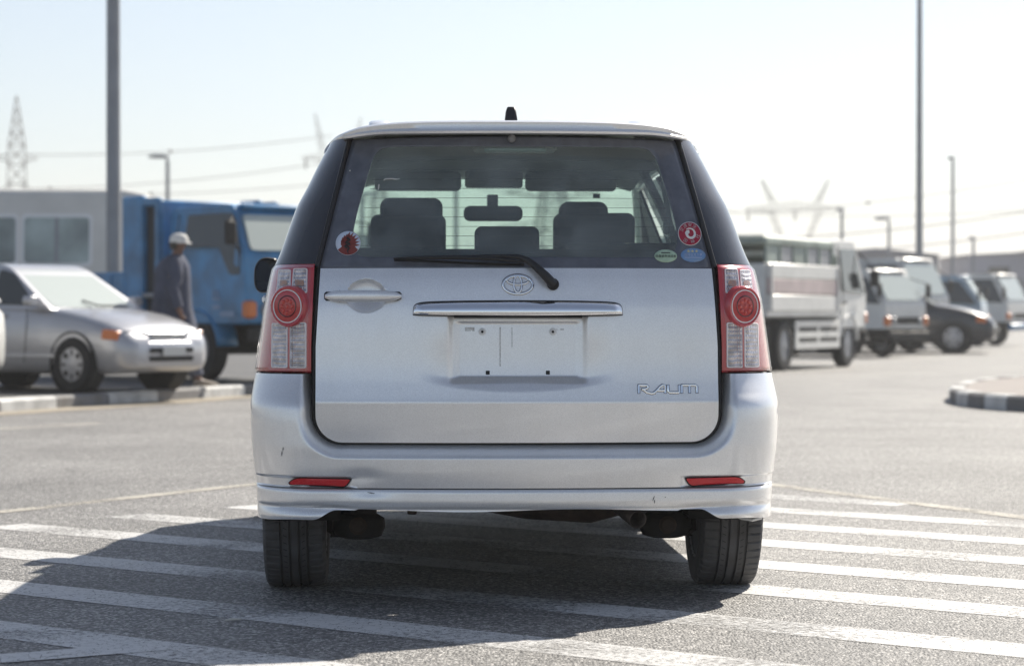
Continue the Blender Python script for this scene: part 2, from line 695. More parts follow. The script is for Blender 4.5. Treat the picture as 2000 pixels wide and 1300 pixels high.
def strip(p0, p1, w, z, mat, name, n=24, jit=.004):
    p0, p1 = Vector(p0), Vector(p1)
    d = (p1 - p0).normalized()
    nn = Vector((-d.y, d.x)) * w / 2
    rows = [[], []]
    for i in range(n):
        p = p0.lerp(p1, i / (n - 1))
        a, c = p + nn * (1 + random.uniform(-jit, jit) * 8), p - nn * (1 + random.uniform(-jit, jit) * 8)
        rows[0].append((a.x, a.y, z))
        rows[1].append((c.x, c.y, z))
    return MB().grid(rows).build(name, mat, road)


LB0, LB1 = Vector((-2.33, 11.38)), Vector((-1.36, 13.26))
RB0, RB1 = Vector((1.37, 13.2)), Vector((2.27, 11.07))


def hit(c, a, b_):
    """where the stripe line n.p = c meets the line a-b"""
    d = b_ - a
    t = (c - SN.dot(a)) / SN.dot(d)
    return a + d * t


for k, c in enumerate((10.98, 10.30, 9.61, 8.91, 8.21, 7.50, 6.80, 6.03, 5.29, 4.56)):
    a = hit(c, LB0, LB1) + SD * .38
    b_ = hit(c, RB0, RB1) - SD * .12
    if a.y > 14.5 or (b_ - a).dot(SD) < .3:
        continue
    a_t, b_t = max(a.dot(SD), -8.5), min(b_.dot(SD), 2.5)
    p0, p1 = SN * c + SD * max(a_t, -11.5), SN * c + SD * max(b_t, a_t + .5)
    strip(p0, p1, .25, .0015, M_WHITE_LINE, 'hatch_stripe', 40)
strip(LB0 + (LB0 - LB1) * 3, LB1 + (LB1 - LB0) * 1.3, .11, .0025, M_CREAM_LINE, 'edge_line', 60)
strip(RB0 + (RB0 - RB1) * 1.2, RB1 + (RB1 - RB0) * 2, .11, .0025, M_CREAM_LINE, 'edge_line', 60)
strip((-2.3, 5.95), (-.95, 6.78), .16, .0028, M_WHITE_LINE, 'edge_line', 30)
strip((-6.2, 16.2), (-3.4, 20.6), .12, .0015, M_CREAM_LINE, 'edge_line', 40)

# raised lot on the left with its black and white kerb
LOT_Z = .12
K0, KD = Vector((-4.69, 22.9)), Vector((.349, .937))
kline = [K0 + KD * t for t in range(-24, 6)]
cur = kline[-1]
ang = math.atan2(KD.y, KD.x)
for t in range(40):
    if t < 4:
        ang -= R(12)
    elif t < 10:
        ang += R(12)
    cur = cur + Vector((math.cos(ang), math.sin(ang)))
    kline.append(cur.copy())
KERB_W = .16


def side_pt(i, off):
    a, c = kline[max(i - 1, 0)], kline[min(i + 1, len(kline) - 1)]
    d = (c - a).normalized()
    return kline[i] + Vector((-d.y, d.x)) * off


lot = MB()
rows = [[], []]
for i in range(len(kline)):
    p = side_pt(i, KERB_W - .01)
    rows[0].append((p.x, p.y, LOT_Z - .006))
    rows[1].append((-120, p.y + (0 if i < len(kline) - 1 else 60), LOT_Z - .006))
lot.grid(rows)
lo = lot.build('parking_lot', M_LOT)
struct(lo)
kerb = bpy.data.objects.new('kerb', None)
COL.objects.link(kerb)
struct(kerb)
gut = MB().grid([[(side_pt(i, -.42 - .1 * random.random()).x, side_pt(i, -.42).y, .004) for i in range(len(kline))], [(side_pt(i, .01).x, side_pt(i, .01).y, .005) for i in range(len(kline))]])
M_GUT = pmat('gutter_sand', (.33, .29, .23), .95, var=.3, vscale=3, bump=.3, bscale=90)
struct(gut.build('gutter', M_GUT))


def kerb_block(a0, b0, a1, b1, h, mat, parent, ch=.025):
    """a = road side, b = lot side; 0/1 = block ends"""
    prof = lambda A, B: [(A[0], A[1], -.02), (A[0], A[1], h - ch), (A[0] + (B[0] - A[0]) * .18, A[1] + (B[1] - A[1]) * .18, h), (B[0], B[1], h), (B[0], B[1], -.02)]
    MB().loft([prof(a0, b0), prof(a1, b1)]).build('kerb_block', mat, parent, angle=30)


for i in range(len(kline) - 1):
    if kline[i].y < 5 or kline[i].y > 48:
        continue
    e = .006
    A0, A1, B0, B1 = side_pt(i, 0), side_pt(i + 1, 0), side_pt(i, KERB_W), side_pt(i + 1, KERB_W)
    kerb_block(A0.lerp(A1, e), B0.lerp(B1, e), A1.lerp(A0, e), B1.lerp(B0, e), LOT_Z, M_KERB_W if i % 2 == 0 else M_KERB_K, kerb)

# rounded traffic island on the right
M_PAVE, nt, b, out = nodes_of('island_paving')
tc = nt.nodes.new('ShaderNodeTexCoord')
br = nt.nodes.new('ShaderNodeTexBrick')
br.inputs['Scale'].default_value = 2.5
br.inputs['Color1'].default_value = (.30, .265, .245, 1)
br.inputs['Color2'].default_value = (.26, .235, .22, 1)
br.inputs['Mortar'].default_value = (.17, .15, .14, 1)
br.inputs['Mortar Size'].default_value = .012
nt.links.new(tc.outputs['Object'], br.inputs['Vector'])
nt.links.new(br.outputs[0], b.inputs['Base Color'])
b.inputs['Roughness'].default_value = .85
IC, IRX, IRY = Vector((7.5, 26.6)), 2.75, 4.9


def isl(q, k=0.0):
    sgn = lambda v: 1 if v >= 0 else -1
    c_, s_ = math.cos(q), math.sin(q)
    x, y = (IRX - k) * sgn(c_) * abs(c_)**.75, (IRY - k) * sgn(s_) * abs(s_)**.75
    a = R(-14)
    return Vector((IC.x + x * math.cos(a) - y * math.sin(a), IC.y + x * math.sin(a) + y * math.cos(a)))


NI = 44
isle = MB()
ring = [isl(2 * PI * i / 88, .15) for i in range(88)]
isle.add([(p.x, p.y, .135) for p in ring], [tuple(range(88))])
io = isle.build('traffic_island', M_PAVE)
struct(io)
for i in range(NI):
    q0, q1 = 2 * PI * (i + .012) / NI, 2 * PI * (i + .988) / NI
    kerb_block(isl(q0), isl(q0, .16), isl(q1), isl(q1, .16), .145, M_KERB_W if i % 2 else M_KERB_K, io)

# small litter on the road
M_LITTER = pmat('litter_paper', (.62, .60, .55), .8, var=.3)
for k, (x, y, rz, L) in enumerate(((-.82, 7.34, .5, .05), (-1.13, 11.05, 1.1, .05), (-1.53, 15.3, -.3, .16), (.02, 12.9, .4, .05))):
    lt = MB()
    lt.tube([(-L / 2, 0, .004), (0, .003, .005), (L / 2, 0, .004)], [.003, .004, .003], 7)
    o = lt.build('litter', M_LITTER)
    o.location = (x, y, .002)
    o.rotation_euler = (0, 0, rz)
    o['label'] = ('cigarette butt lying in the shadow of the silver car', 'pale scrap on the hatching left of the silver car', 'longer pale twig on the road beside the car bumper', 'tiny pale scrap on the road under the silver car')[k]
    o['category'] = 'litter'
    o['group'] = 'litter on the road'

# ================================================================== MAIN CAR
CAR = thing('silver_compact_car', 'silver compact estate car seen from behind, without a number plate, parked on white hatching', 'car', (.0225, 7.7, 0), R(2.4))

Wf = pchip([(.10, .79), (.18, .808), (.26, .821), (.35, .825), (.42, .832), (.5, .840), (.61, .844), (.716, .832), (.83, .816), (.94, .80), (1.05, .777), (1.10, .757), (1.187, .728), (1.25, .706), (1.315, .673), (1.385, .64), (1.44, .612), (1.52, .57)])


def plan(x, z, rc=.20, t0=.78, bul=.10):
    t = min(abs(x) / Wf(z), 1.0)
    q = max(0.0, (t - t0) / (1 - t0))
    return bul * t * t + rc * (1 - math.sqrt(max(0.0, 1 - q * q)))


TGf = pchip([(.48, .075), (.50, .0725), (.56, .0635), (.615, .0572), (.6265, .0560), (.6300, .0562), (.638, .0580), (.66, .0625), (.70, .0695), (.75, .0745), (.85, .079), (.92, .085), (.97, .095), (1.01, .106), (1.05, .121)])
GLf = lambda z: .128 + (z - 1.045) * .36
BMf = pchip([(.36, .013), (.366, .012), (.39, .0075), (.42, .003), (.457, .0), (.50, -.003), (.56, -.003), (.605, .0), (.615, .002), (.625, .006), (.66, .028), (.70, .050), (.73, .062)])
S_TG = lambda x, z: TGf(z) + plan(x, z)
S_GL = lambda x, z: GLf(z) + plan(x, z)
S_BM = lambda x, z: BMf(z) + plan(x, z)


def tg_half(z):
    """half width of the tailgate opening with rounded lower corners"""
    w = .634 if z < .80 else .634 - (z - .80) * .055
    zb, r = .503, .085
    if z < zb + r:
        d = r - (z - zb)
        w = .634 - r + math.sqrt(max(0, r * r - d * d))
    return w


def tg_dist(x, z):
    """distance outside the tailgate outline (below / beside)"""
    r = .085
    qx, qz = abs(x) - (.634 - r), (.503 + r) - z
    return math.hypot(max(qx, 0), max(qz, 0)) + min(max(qx, qz), 0) - r


def tvals(n, lo=-1.0, hi=1.0):
    return [math.sin(PI / 2 * (lo + (hi - lo) * i / (n - 1))) for i in range(n)]


# ---- bumper
def bumper_y(x, z):
    y = S_BM(x, z)
    d = tg_dist(x, z)
    y += .098 * (1 - smooth(-.004, .047, d))
    ax = abs(x)
    # dropped band that carries the reflectors and runs on to the wheel arch
    if z < .41:
        m = smooth(.505, .53, ax) * smooth(.402, .394, z) * smooth(.3655, .369, z)
        y += .013 * m
    # a soft dent left of centre
    y += .004 * math.exp(-(((x + .49) / .055)**2 + ((z - .40) / .02)**2))
    return y


bm_ = MB()
zr = sorted(set([round(z, 4) for z in lin(.3655, .41, 22) + lin(.41, .52, 34) + lin(.52, .60, 16) + lin(.60, .63, 10) + lin(.63, .716, 22)]))
tv = tvals(181)
idx = {}
rows = []
for z in zr:
    rows.append([(t * Wf(z), bumper_y(t * Wf(z), z), z) for t in tv])
k = len(tv)
fs = []
for i in range(len(zr) - 1):
    for j in range(k - 1):
        xm, zm = (rows[i][j][0] + rows[i][j + 1][0]) / 2, (zr[i] + zr[i + 1]) / 2
        if tg_dist(xm, zm) < -.03:
            continue
        fs.append((i * k + j, i * k + j + 1, (i + 1) * k + j + 1, (i + 1) * k + j))
bm_.add([p for r in rows for p in r], fs)
# wrap on to the flanks back to the wheel arch
for s in (-1, 1):
    rw = []
    for z in zr:
        y0 = bumper_y(s * Wf(z), z)
        yend = max(.60 - .40 * (z - .36), y0 + .02) if z < .62 else .52
        rw.append([(s * Wf(z), y0 + (yend - y0) * q, z) for q in lin(0, 1, 6)])
    bm_.grid(rw)
BUMPER = bm_.build('bumper', M_PAINT, CAR, angle=60)


def skirt_y(x, z):
    pf = pchip([(.24, .03), (.262, .014), (.28, .007), (.30, .009), (.306, .006), (.33, .001), (.35, .001), (.3585, .004), (.3625, .012), (.364, .024)])
    return pf(z) + plan(x, z)


def skirt_bot(x):
    a = abs(x)
    return .297 - .031 * smooth(.565, .64, a) - .006 * smooth(.7, .8, a) + (.004 * math.sin(x * 9) if a < .5 else 0)


sk = MB()
rows = []
skp = pchip([(.24, .03), (.262, .014), (.28, .007), (.30, .009), (.306, .006), (.33, .001), (.35, .001), (.3585, .004), (.3625, .012), (.364, .024)])
for q in [0] + lin(0, 1, 22):
    r_ = []
    for t in tv:
        x0 = t * Wf(.3)
        zb = skirt_bot(x0)
        z = zb + (.364 - zb) * q
        x = t * Wf(z)
        y = skp(max(z, .262 if abs(x) > .6 else .24)) + plan(x, z)
        # soft crease running into the corner lobe
        y += .008 * smooth(.48, .62, abs(x)) * math.exp(-((z - .304) / .006)**2)
        y -= .006 * smooth(.5, .65, abs(x)) * smooth(.30, .27, z)
        y += .004 * math.exp(-(((x + .46) / .06)**2 + ((z - .352) / .012)**2))
        r_.append((x, y, z))
    rows.append(r_)
rows[0] = [(x * .99, y + .05, z + .002) for x, y, z in rows[1]]
sk.grid(rows)
for s in (-1, 1):
    rw = []
    for i in range(1, len(rows)):
        x, y0, z = rows[i][-1 if s > 0 else 0]
        yend = y0 + .10
        rw.append([(x, y0 + (yend - y0) * q, z) for q in lin(0, 1, 5)])
    sk.grid(rw)
sk.build('bumper_skirt', M_PAINT, CAR, angle=60)
M_SCUFF = pmat('scuff', (.14, .14, .145), .8)
for (x, z, L, a) in ((.418, .333, .016, 1.2), (.421, .323, .012, 1.5), (-.457, .352, .022, -.15), (-.735, .472, .02, 1.4), (-.731, .485, .012, 1.5), (.455, .336, .004, .2)):
    p = [(x + math.cos(a) * L * q, (skirt_y(x, z) if z < .36 else bumper_y(x, z)) - .0012, z + math.sin(a) * L * q) for q in (-.5, 0, .5)]
    MB().tube(p, [.0006, .0016, .0005], 5).build('scuff_mark', M_SCUFF, BUMPER)

# reflectors
M_REFLEX, nt, b, out = nodes_of('red_reflector')
b.inputs['Base Color'].default_value = (.66, .008, .018, 1)
b.inputs['Roughness'].default_value = .3
b.inputs['Coat Weight'].default_value = .35
tc = nt.nodes.new('ShaderNodeTexCoord')
vo = nt.nodes.new('ShaderNodeTexVoronoi')
vo.inputs['Scale'].default_value = 260
nt.links.new(tc.outputs['Object'], vo.inputs['Vector'])
bp = nt.nodes.new('ShaderNodeBump')
bp.inputs['Strength'].default_value = .6
bp.inputs['Distance'].default_value = .002
nt.links.new(vo.outputs['Distance'], bp.inputs['Height'])
nt.links.new(bp.outputs[0], b.inputs['Normal'])
for s in (-1, 1):
    pts = [(.521, .392), (.690, .394), (.712, .380), (.708, .3735), (.537, .3695)]
    ol = round_poly([(s * x, z) for x, z in pts], [.006, .02, .004, .004, .012])
    bez = patch([(x + (x - s * .615) * .045, z + (z - .382) * .26) for x, z in ol], bumper_y, .0045, 4, lip=.008).build('reflector_bezel', M_SEAL, CAR)
    patch(ol, bumper_y, .0075, 5, lip=.006).build('reflector', M_REFLEX, CAR)

# ---- tailgate
def tailgate_y(x, z):
    y = S_TG(x, z)
    ax = abs(x)
    # number plate recess
    m = smooth(.222, .198, ax) * smooth(.925, .905, z) * smooth(.683, .708, z)
    y += .024 * m
    m2 = smooth(.196, .180, ax) * smooth(.883, .872, z) * smooth(.700, .712, z)
    y += .007 * m2
    # scoop under the recess
    zb = .664 + .034 * (ax / .31)**2
    if ax < .33:
        ms = smooth(zb - .006, zb + .028, z) * smooth(.88, .700, z) * smooth(.325, .17, ax)
        y += .009 * ms * (1 - m)
    # handle bowl
    dx, dz = (x + .473) / .061, (z - .960) / .053
    r2 = dx * dx + dz * dz
    if r2 < 1:
        y += .024 * math.sqrt(1 - r2) * smooth(1, .9, r2)**.5
    # very faint waviness of thin sheet metal
    y += .0005 * math.sin(7 * x + 1) * math.sin(9 * z)
    return y


tg = MB()
zs = sorted(set([round(z, 4) for z in [.503 + .085 * (1 - math.cos(PI / 2 * q)) for q in lin(0.02, 1, 14)] + lin(.588, .62, 8) + lin(.62, .64, 12) + lin(.64, .72, 40) + lin(.72, .86, 22) + lin(.86, 1.047, 70)]))
tgt = lin(-1, 1, 221)
rows = []
for z in zs:
    h = tg_half(z) - .003
    rows.append([(t * h, tailgate_y(t * h, z), z) for t in tgt])
# returned edge
n0 = len(rows[0])
rows = [[(x, y + .02, z - .001) for x, y, z in rows[0]]] + rows + [[(x, y + .02, z) for x, y, z in rows[-1]]]
tg.grid(rows)
for s in (0, -1):
    tg.grid([[(r_[s][0], r_[s][1] + q, r_[s][2]) for q in (0, .004, .02)] for r_ in rows[1:-1]])
TG = tg.build('tailgate', M_PAINT, CAR, angle=40)

# shut line seal around the tailgate
path = []
for z in reversed(lin(.588, 1.05, 14)):
    path.append((-tg_half(z) - .003, S_TG(tg_half(z), z) + .012, z))
for q in lin(0, 1, 10):
    a = PI / 2 * q
    x, z = -(.549 + .088 * math.cos(a)), .588 - .088 * math.sin(a)
    path.append((x, S_TG(x, max(z, .5)) + .012, z))
for x in lin(-.54, .54, 15):
    path.append((x, S_TG(x, .50) + .012, .500))
path += [(-x, y, z) for x, y, z in reversed(path[:24])]
MB().tube(path, .0055, 6).build('tailgate_seal', M_SEAL, CAR)

# chrome garnish above the plate
gz = pchip([(0, .9445), (.15, .9435), (.25, .9415), (.29, .9395), (.31, .936), (.3225, .928), (.326, .915), (.3265, .902)])
gb = pchip([(0, .8965), (.2, .8975), (.3, .8995), (.3265, .9005)])
rows = []
for x in [-.3265 + .653 * (1 - math.cos(PI * q)) / 2 for q in lin(0, 1, 90)]:
    zt, zb = gz(abs(x)), gb(abs(x))
    y0 = S_TG(x, .92)
    e = smooth(.327, .30, abs(x))
    rows.append([(x, y0 - .002, zt + .0005), (x, y0 - .007 - .006 * e, zt - .004 * e), (x, y0 - .013 - .012 * e, zt - .42 * (zt - zb)), (x, y0 - .014 - .014 * e, zt - .72 * (zt - zb)), (x, y0 - .013 - .013 * e, zb + .003), (x, y0 - .006 - .010 * e, zb), (x, y0 + .004, zb - .0005)])
MB().grid(rows).build('chrome_garnish', M_CHROME, TG, angle=60)
MB().grid([[(x, y + .0035, z + .0016 * (1 if i < 3 else -1)) for i, (x, y, z) in enumerate(r_)] for r_ in [[(x * 1.004, y, z) for x, y, z in rr] for rr in rows]]).build('garnish_gasket', M_SEAL, TG, angle=60)
# lamp housing underside strip
MB().box((0, S_TG(0, .893) + .006, .894), (.40, .03, .006), .002).build('plate_lamp_housing', M_BLACK, TG)

# plate fixings and square clip holes
M_NUT = pmat('white_nylon', (.78, .78, .77), .5)
for (x, z) in ((-.111, .848), (.110, .848)):
    nut = MB().lathe([(.0115, 0), (.0115, -.003), (.0095, -.005), (.0045, -.006), (.0042, -.003)], 20, (x, tailgate_y(x, z), z), 'y').build('plate_nut', M_NUT, TG)
    MB().lathe([(.0042, 0), (.0040, -.0045)], 12, (x, tailgate_y(x, z), z), 'y').build('bolt_hole', M_SEAL, nut)
for (x, z) in ((-.094, .7205), (.094, .7205)):
    MB().box((x, tailgate_y(x, z), z), (.0125, .004, .0125), .001).build('clip_hole', M_SEAL, TG)
M_STAIN = road_paint('dirt_streak', (.62, .61, .60), .55)
for (x, z0, z1, w) in ((-.055, .862, .74, .004), (-.018, .862, .80, .003), (.13, .858, .853, .03), (-.15, .862, .850, .03)):
    o_ = MB().grid([[(x - w / 2, tailgate_y(x, z) - .0008, z), (x + w / 2, tailgate_y(x, z) - .0008, z)] for z in lin(z0, z1, 12)]).build('dirt_streak', M_STAIN, TG)

# tailgate handle
hp = pchip([(0, .006), (.06, .0125), (.15, .0175), (.4, .019), (.7, .0185), (.92, .0135), (1, .005)])
rings = []
for q in [(1 - math.cos(PI * t)) / 2 for t in lin(0, 1, 36)]:
    x = -.602 + .239 * q
    h = hp(q)
    y = S_TG(x, .959) - .010 - .014 * math.sin(PI * q)**.6
    rings.append([(x, y + .011 * math.cos(a), .959 + h * math.sin(a)) for a in [2 * PI * j / 14 for j in range(14)]])
HND = MB().loft(rings).build('door_handle', M_PAINT, TG, angle=50)
MB().tube([(-.556, S_TG(-.556, .959) - .0225 + .011 * (1 - math.cos(a)) - .003, .959 + .0188 * math.sin(a)) for a in lin(-1.4, 1.4, 9)], .0009, 5).build('handle_joint', M_SEAL, HND)
for s in (-.590, -.378):
    MB().box((s, S_TG(s, .959) - .002, .959), (.030, .016, .028), .006).build('handle_mount', M_SEAL, HND)

# emblem of three interlocking ovals
EM = MB()


def oval(cx, cz, rx, rz, w0, w1):
    out_ = []
    for i in range(40):
        a = 2 * PI * i / 40
        out_.append((cx + rx * math.cos(a), cz + rz * math.sin(a), w0 + (w1 - w0) * abs(math.sin(a))))
    return out_


def oval_ring(b, cx, cz, rx, rz, w, dep=.005):
    rows = []
    for i in range(41):
        a = 2 * PI * i / 40
        c_, s_ = math.cos(a), math.sin(a)
        nx, nz = c_ / rx, s_ / rz
        l = math.hypot(nx, nz)
        nx, nz = nx / l, nz / l
        ring = []
        for (o_, d) in ((-w, 0), (-w * .8, -dep), (0, -dep * 1.3), (w * .8, -dep), (w, 0)):
            x, z = cx + rx * c_ + nx * o_, cz + rz * s_ + nz * o_
            ring.append((x, S_TG(x, z) + d, z))
        rows.append(ring)
    b.grid(rows)


EZ = .9955
oval_ring(EM, 0, EZ, .0462, .0295, .0040)
oval_ring(EM, 0, EZ + .0012, .0125, .0262, .0033)
oval_ring(EM, 0, EZ + .0135, .0335, .0132, .0031)
EMB = EM.build('emblem', M_CHROME, TG, angle=60)
eb = MB()
oval_ring(eb, 0, EZ, .0462, .0295, .0048, .001)
oval_ring(eb, 0, EZ + .0012, .0125, .0262, .0041, .001)
oval_ring(eb, 0, EZ + .0135, .0335, .0132, .0039, .001)
eb.build('emblem_edge', M_SEAL, EMB, angle=60)

# model lettering
LT = {
    'R': [[(0, 0), (0, 1)], [(0, .92), (.80, .92), (.92, .75), (.86, .58), (.55, .46), (.3, .44)], [(.42, .44), (.8, .1), (1.25, -.05), (1.6, .02)]],
    'A': [[(-.05, .02), (.3, .35), (.62, .78), (.85, .95), (1.1, .9), (1.1, 0)], [(.35, .30), (1.1, .30)]],
    'U': [[(0, .95), (0, .2), (.15, .05), (1.0, .05), (1.1, .15)], [(1.1, .95), (1.1, 0)]],
    'M': [[(0, 0), (0, .95)], [(0, .92), (1.35, .92), (1.5, .75), (1.5, 0)], [(.75, .92), (.75, 0)]],
}
x0, sx, sz = .377, .0345, .0265
offs = {'R': 0, 'A': 1.5, 'U': 2.9, 'M': 4.25}
for ch in 'RAUM':
    for pad, nm, mt_ in ((.0, 'letter', M_CHROME), (.0014, 'letter_edge', M_SEAL)):
        lb = MB()
        for st in LT[ch]:
            P = [(x0 + (offs[ch] + px) * sx * .935, .6565 + pz * sz) for px, pz in st]
            d3 = []
            for i in range(len(P)):
                a, c = P[max(i - 1, 0)], P[min(i + 1, len(P) - 1)]
                dx, dz = c[0] - a[0], c[1] - a[1]
                l = math.hypot(dx, dz)
                w = .0031 + pad
                nx, nz = -dz / l * w, dx / l * w
                x, z = P[i]
                e = (dx / l * pad * (-1 if i == 0 else 1 if i == len(P) - 1 else 0), dz / l * pad * (-1 if i == 0 else 1 if i == len(P) - 1 else 0))
                x, z = x + e[0], z + e[1]
                y = S_TG(x, z)
                dp = .0045 if pad == 0 else .0012
                d3.append([(x - nx, y, z - nz), (x - nx, y - dp * .8, z - nz), (x, y - dp, z), (x + nx, y - dp * .8, z + nz), (x + nx, y, z + nz)])
            lb.loft([r_ for r_ in d3])
        lb.build(nm, mt_, TG, angle=50)

# ---- rear glass, its black border and what sits on it
def gl_half(z):
    return .623 - (z - 1.05) * .236


go = []
for z in lin(1.049, 1.462, 16):
    go.append((gl_half(z) - .004, z))
outer = [(x, z) for x, z in go] + [(x, 1.462 + .008 * (1 - (x / .52)**2)) for x in lin(.50, -.50, 24)] + [(-x, z) for x, z in reversed(go)] + [(x, 1.049 - .004 * (1 - (x / .6)**2)) for x in lin(-.58, .58, 28)]
inner_base = round_poly([(.505, 1.082), (.516, 1.17), (.445, 1.437), (-.445, 1.437), (-.520, 1.17), (-.515, 1.082)], [.075, .10, .05, .05, .10, .05], 8)


def resample_to(poly, ref):
    """for each point of ref the point of poly hit by the ray from the centre"""
    c = Vector((0, 1.255))
    res = []
    m = len(poly)
    for r_ in ref:
        d = Vector(r_) - c
        best = None
        for i in range(m):
            a, e = Vector(poly[i]) - c, Vector(poly[(i + 1) % m]) - c
            s_ = e - a
            den = d.x * s_.y - d.y * s_.x
            if abs(den) < 1e-12:
                continue
            t = (a.x * s_.y - a.y * s_.x) / den
            u = (a.x * d.y - a.y * d.x) / den
            if t > 0 and -1e-6 <= u <= 1 + 1e-6 and (best is None or t > best):
                best = t
        res.append((c.x + d.x * best, c.y + d.y * best))
    return res


inner = resample_to(inner_base, outer)
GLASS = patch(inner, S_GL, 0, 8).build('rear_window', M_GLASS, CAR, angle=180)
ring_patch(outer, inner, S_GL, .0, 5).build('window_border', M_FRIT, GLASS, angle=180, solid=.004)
M_WIRE = pmat('heater_wire', (.05, .04, .03), .6)
for i, z in enumerate(lin(1.118, 1.392, 10)):
    hw = .50 - max(0, (z - 1.17)) * .27
    rows = [[(x, S_GL(x, z) + .0015, z - .0007) for x in lin(-hw, hw, 30)], [(x, S_GL(x, z) + .0015, z + .0007) for x in lin(-hw, hw, 30)]]
    MB().grid(rows).build('defroster_wire', M_WIRE, GLASS)
for s in (-1, 1):
    pth = [(s * (gl_half(z) + .006), S_GL(gl_half(z), z) + .002, z) for z in lin(1.05, 1.466, 14)]
    MB().tube(pth, .0085, 8).build('pillar_trim', M_BLACK, CAR)
    pth = [(s * (gl_half(z) - .003), S_GL(gl_half(z), z) + .004, z) for z in lin(1.05, 1.466, 14)]
    MB().tube(pth, .0045, 6).build('window_seal', M_SEAL, CAR)
MB().tube([(x, S_GL(x, 1.047) + .004, 1.0465 - .003 * (1 - (x / .6)**2)) for x in lin(-.62, .62, 30)], .0035, 6).build('window_seal', M_SEAL, CAR)

# dark corner panels between the glass and the flanks
for s in (-1, 1):
    rows = []
    for z in lin(1.062, 1.470, 26):
        x_in = gl_half(z) + .010
        w = Wf(z)
        ti = x_in / w
        r_ = []
        for q in lin(0, 1, 16):
            t = ti + (1 - ti) * math.sin(q * PI / 2)
            r_.append((s * t * w, S_GL(t * w, z), z))
        y1 = r_[-1][1]
        for y in lin(y1, 1.0, 6)[1:]:
            r_.append((s * w, y, z))
        rows.append(r_)
    MB().grid(rows).build('corner_panel', M_DARKGLASS, CAR, angle=180)

# small marks on the glass
M_BIRD = pmat('dried_splash', (.6, .6, .58), .8)
for (x, z, pts) in ((-.395, 1.330, [(-.025, -.003), (-.02, .002), (0, .003), (.02, .001), (.026, .003)]), (-.437, 1.305, [(0, -.012), (.001, 0), (.002, .01)]), (-.528, 1.36, [(-.002, 0), (.002, .001)])):
    MB().tube([(x + px, S_GL(x, z) - .0012, z + pz) for px, pz in pts], [.0014] + [.0022] * (len(pts) - 2) + [.0028], 5).build('dried_splash', M_BIRD, GLASS)


# stickers
def sticker(cx, cz, rx, rz, mat, label, off=.002):
    ol = [(cx + rx * math.cos(2 * PI * i / 48), cz + rz * math.sin(2 * PI * i / 48)) for i in range(48)]
    o = patch(ol, S_GL, off, 3, lip=.0015).build('sticker', mat, CAR, angle=180)
    o['label'] = label
    return o


def on_glass(me, cx, cz, off, mat, name, parent, rot=0):
    me.transform(Matrix.Rotation(rot, 4, 'Y'))
    for v in me.vertices:
        v.co.x += cx
        v.co.z += cz
        v.co.y = S_GL(v.co.x, v.co.z) - off
    return link(me, name, mat, parent, smooth=False)


M_STK_W = pmat('sticker_white', (.62, .68, .80), .4)
M_STK_R = pmat('sticker_red', (.36, .016, .045), .35)
M_STK_BR = pmat('sticker_flame', (.22, .040, .032), .4)
M_STK_K = pmat('sticker_black', (.02, .02, .025), .4)
M_STK_G = pmat('sticker_green', (.42, .56, .42), .4, var=.2, vscale=60)
M_STK_B = pmat('sticker_blue', (.10, .24, .50), .4, var=.35, vscale=25, dirt=(.25, .33, .45))
M_STK_Y = pmat('sticker_gold', (.62, .56, .30), .4)
st1 = sticker(-.5315, 1.1265, .0395, .0385, M_STK_W, 'round white sticker with a red flame')
fl = []
for i in range(49):            # flame outline: licks leaning right, cut by the disc below
    q = i / 48
    a = PI * 1.16 - q * PI * 1.32
    r_ = .0375 * (.80 + .17 * (1 if i % 4 == 1 else -.55 if i % 4 == 3 else 0) * (0.4 + q))
    if q < .45:
        r_ *= .84
    fl.append((-.5315 + r_ * math.cos(a) * .93 + (.004 if i % 4 == 1 else 0), 1.1265 + r_ * math.sin(a) * .97 + (.003 if i % 4 == 1 else 0)))
for i in range(14):
    a = -PI * .16 - PI * .68 * (i + .5) / 14
    fl.append((-.5315 + .0385 * math.cos(a), 1.1265 + .0375 * math.sin(a)))
patch(fl, S_GL, .0032, 3).build('flame_print', M_STK_BR, st1, angle=180)
MB().tube([(-.5315 + x, S_GL(-.53, 1.126 + z) - .004, 1.1265 + z) for x, z in ((.001, .020), (-.004, .016), (.004, .013), (.008, .010), (-.004, .006), (-.008, .001), (.003, .000), (.006, -.004), (-.004, -.006), (-.010, -.011), (-.006, -.014), (.000, -.012), (.003, -.016), (-.002, -.024), (.001, -.034))], [.002, .003, .003, .002, .003, .003, .0035, .003, .003, .0035, .003, .003, .0035, .002, .001], 6).build('swirl_print', M_STK_K, st1)
RC = (.5525, 1.1585)
st2 = sticker(RC[0], RC[1], .0385, .0385, pmat('sticker_paper', (.70, .70, .70), .4), 'round red and white sticker with a comma swirl and lettering')
patch([(RC[0] + .0362 * math.cos(2 * PI * i / 48), RC[1] + .0362 * math.sin(2 * PI * i / 48)) for i in range(48)], S_GL, .0028, 3).build('red_print', M_STK_R, st2, angle=180)
M_STK_P = MATS['sticker_paper']
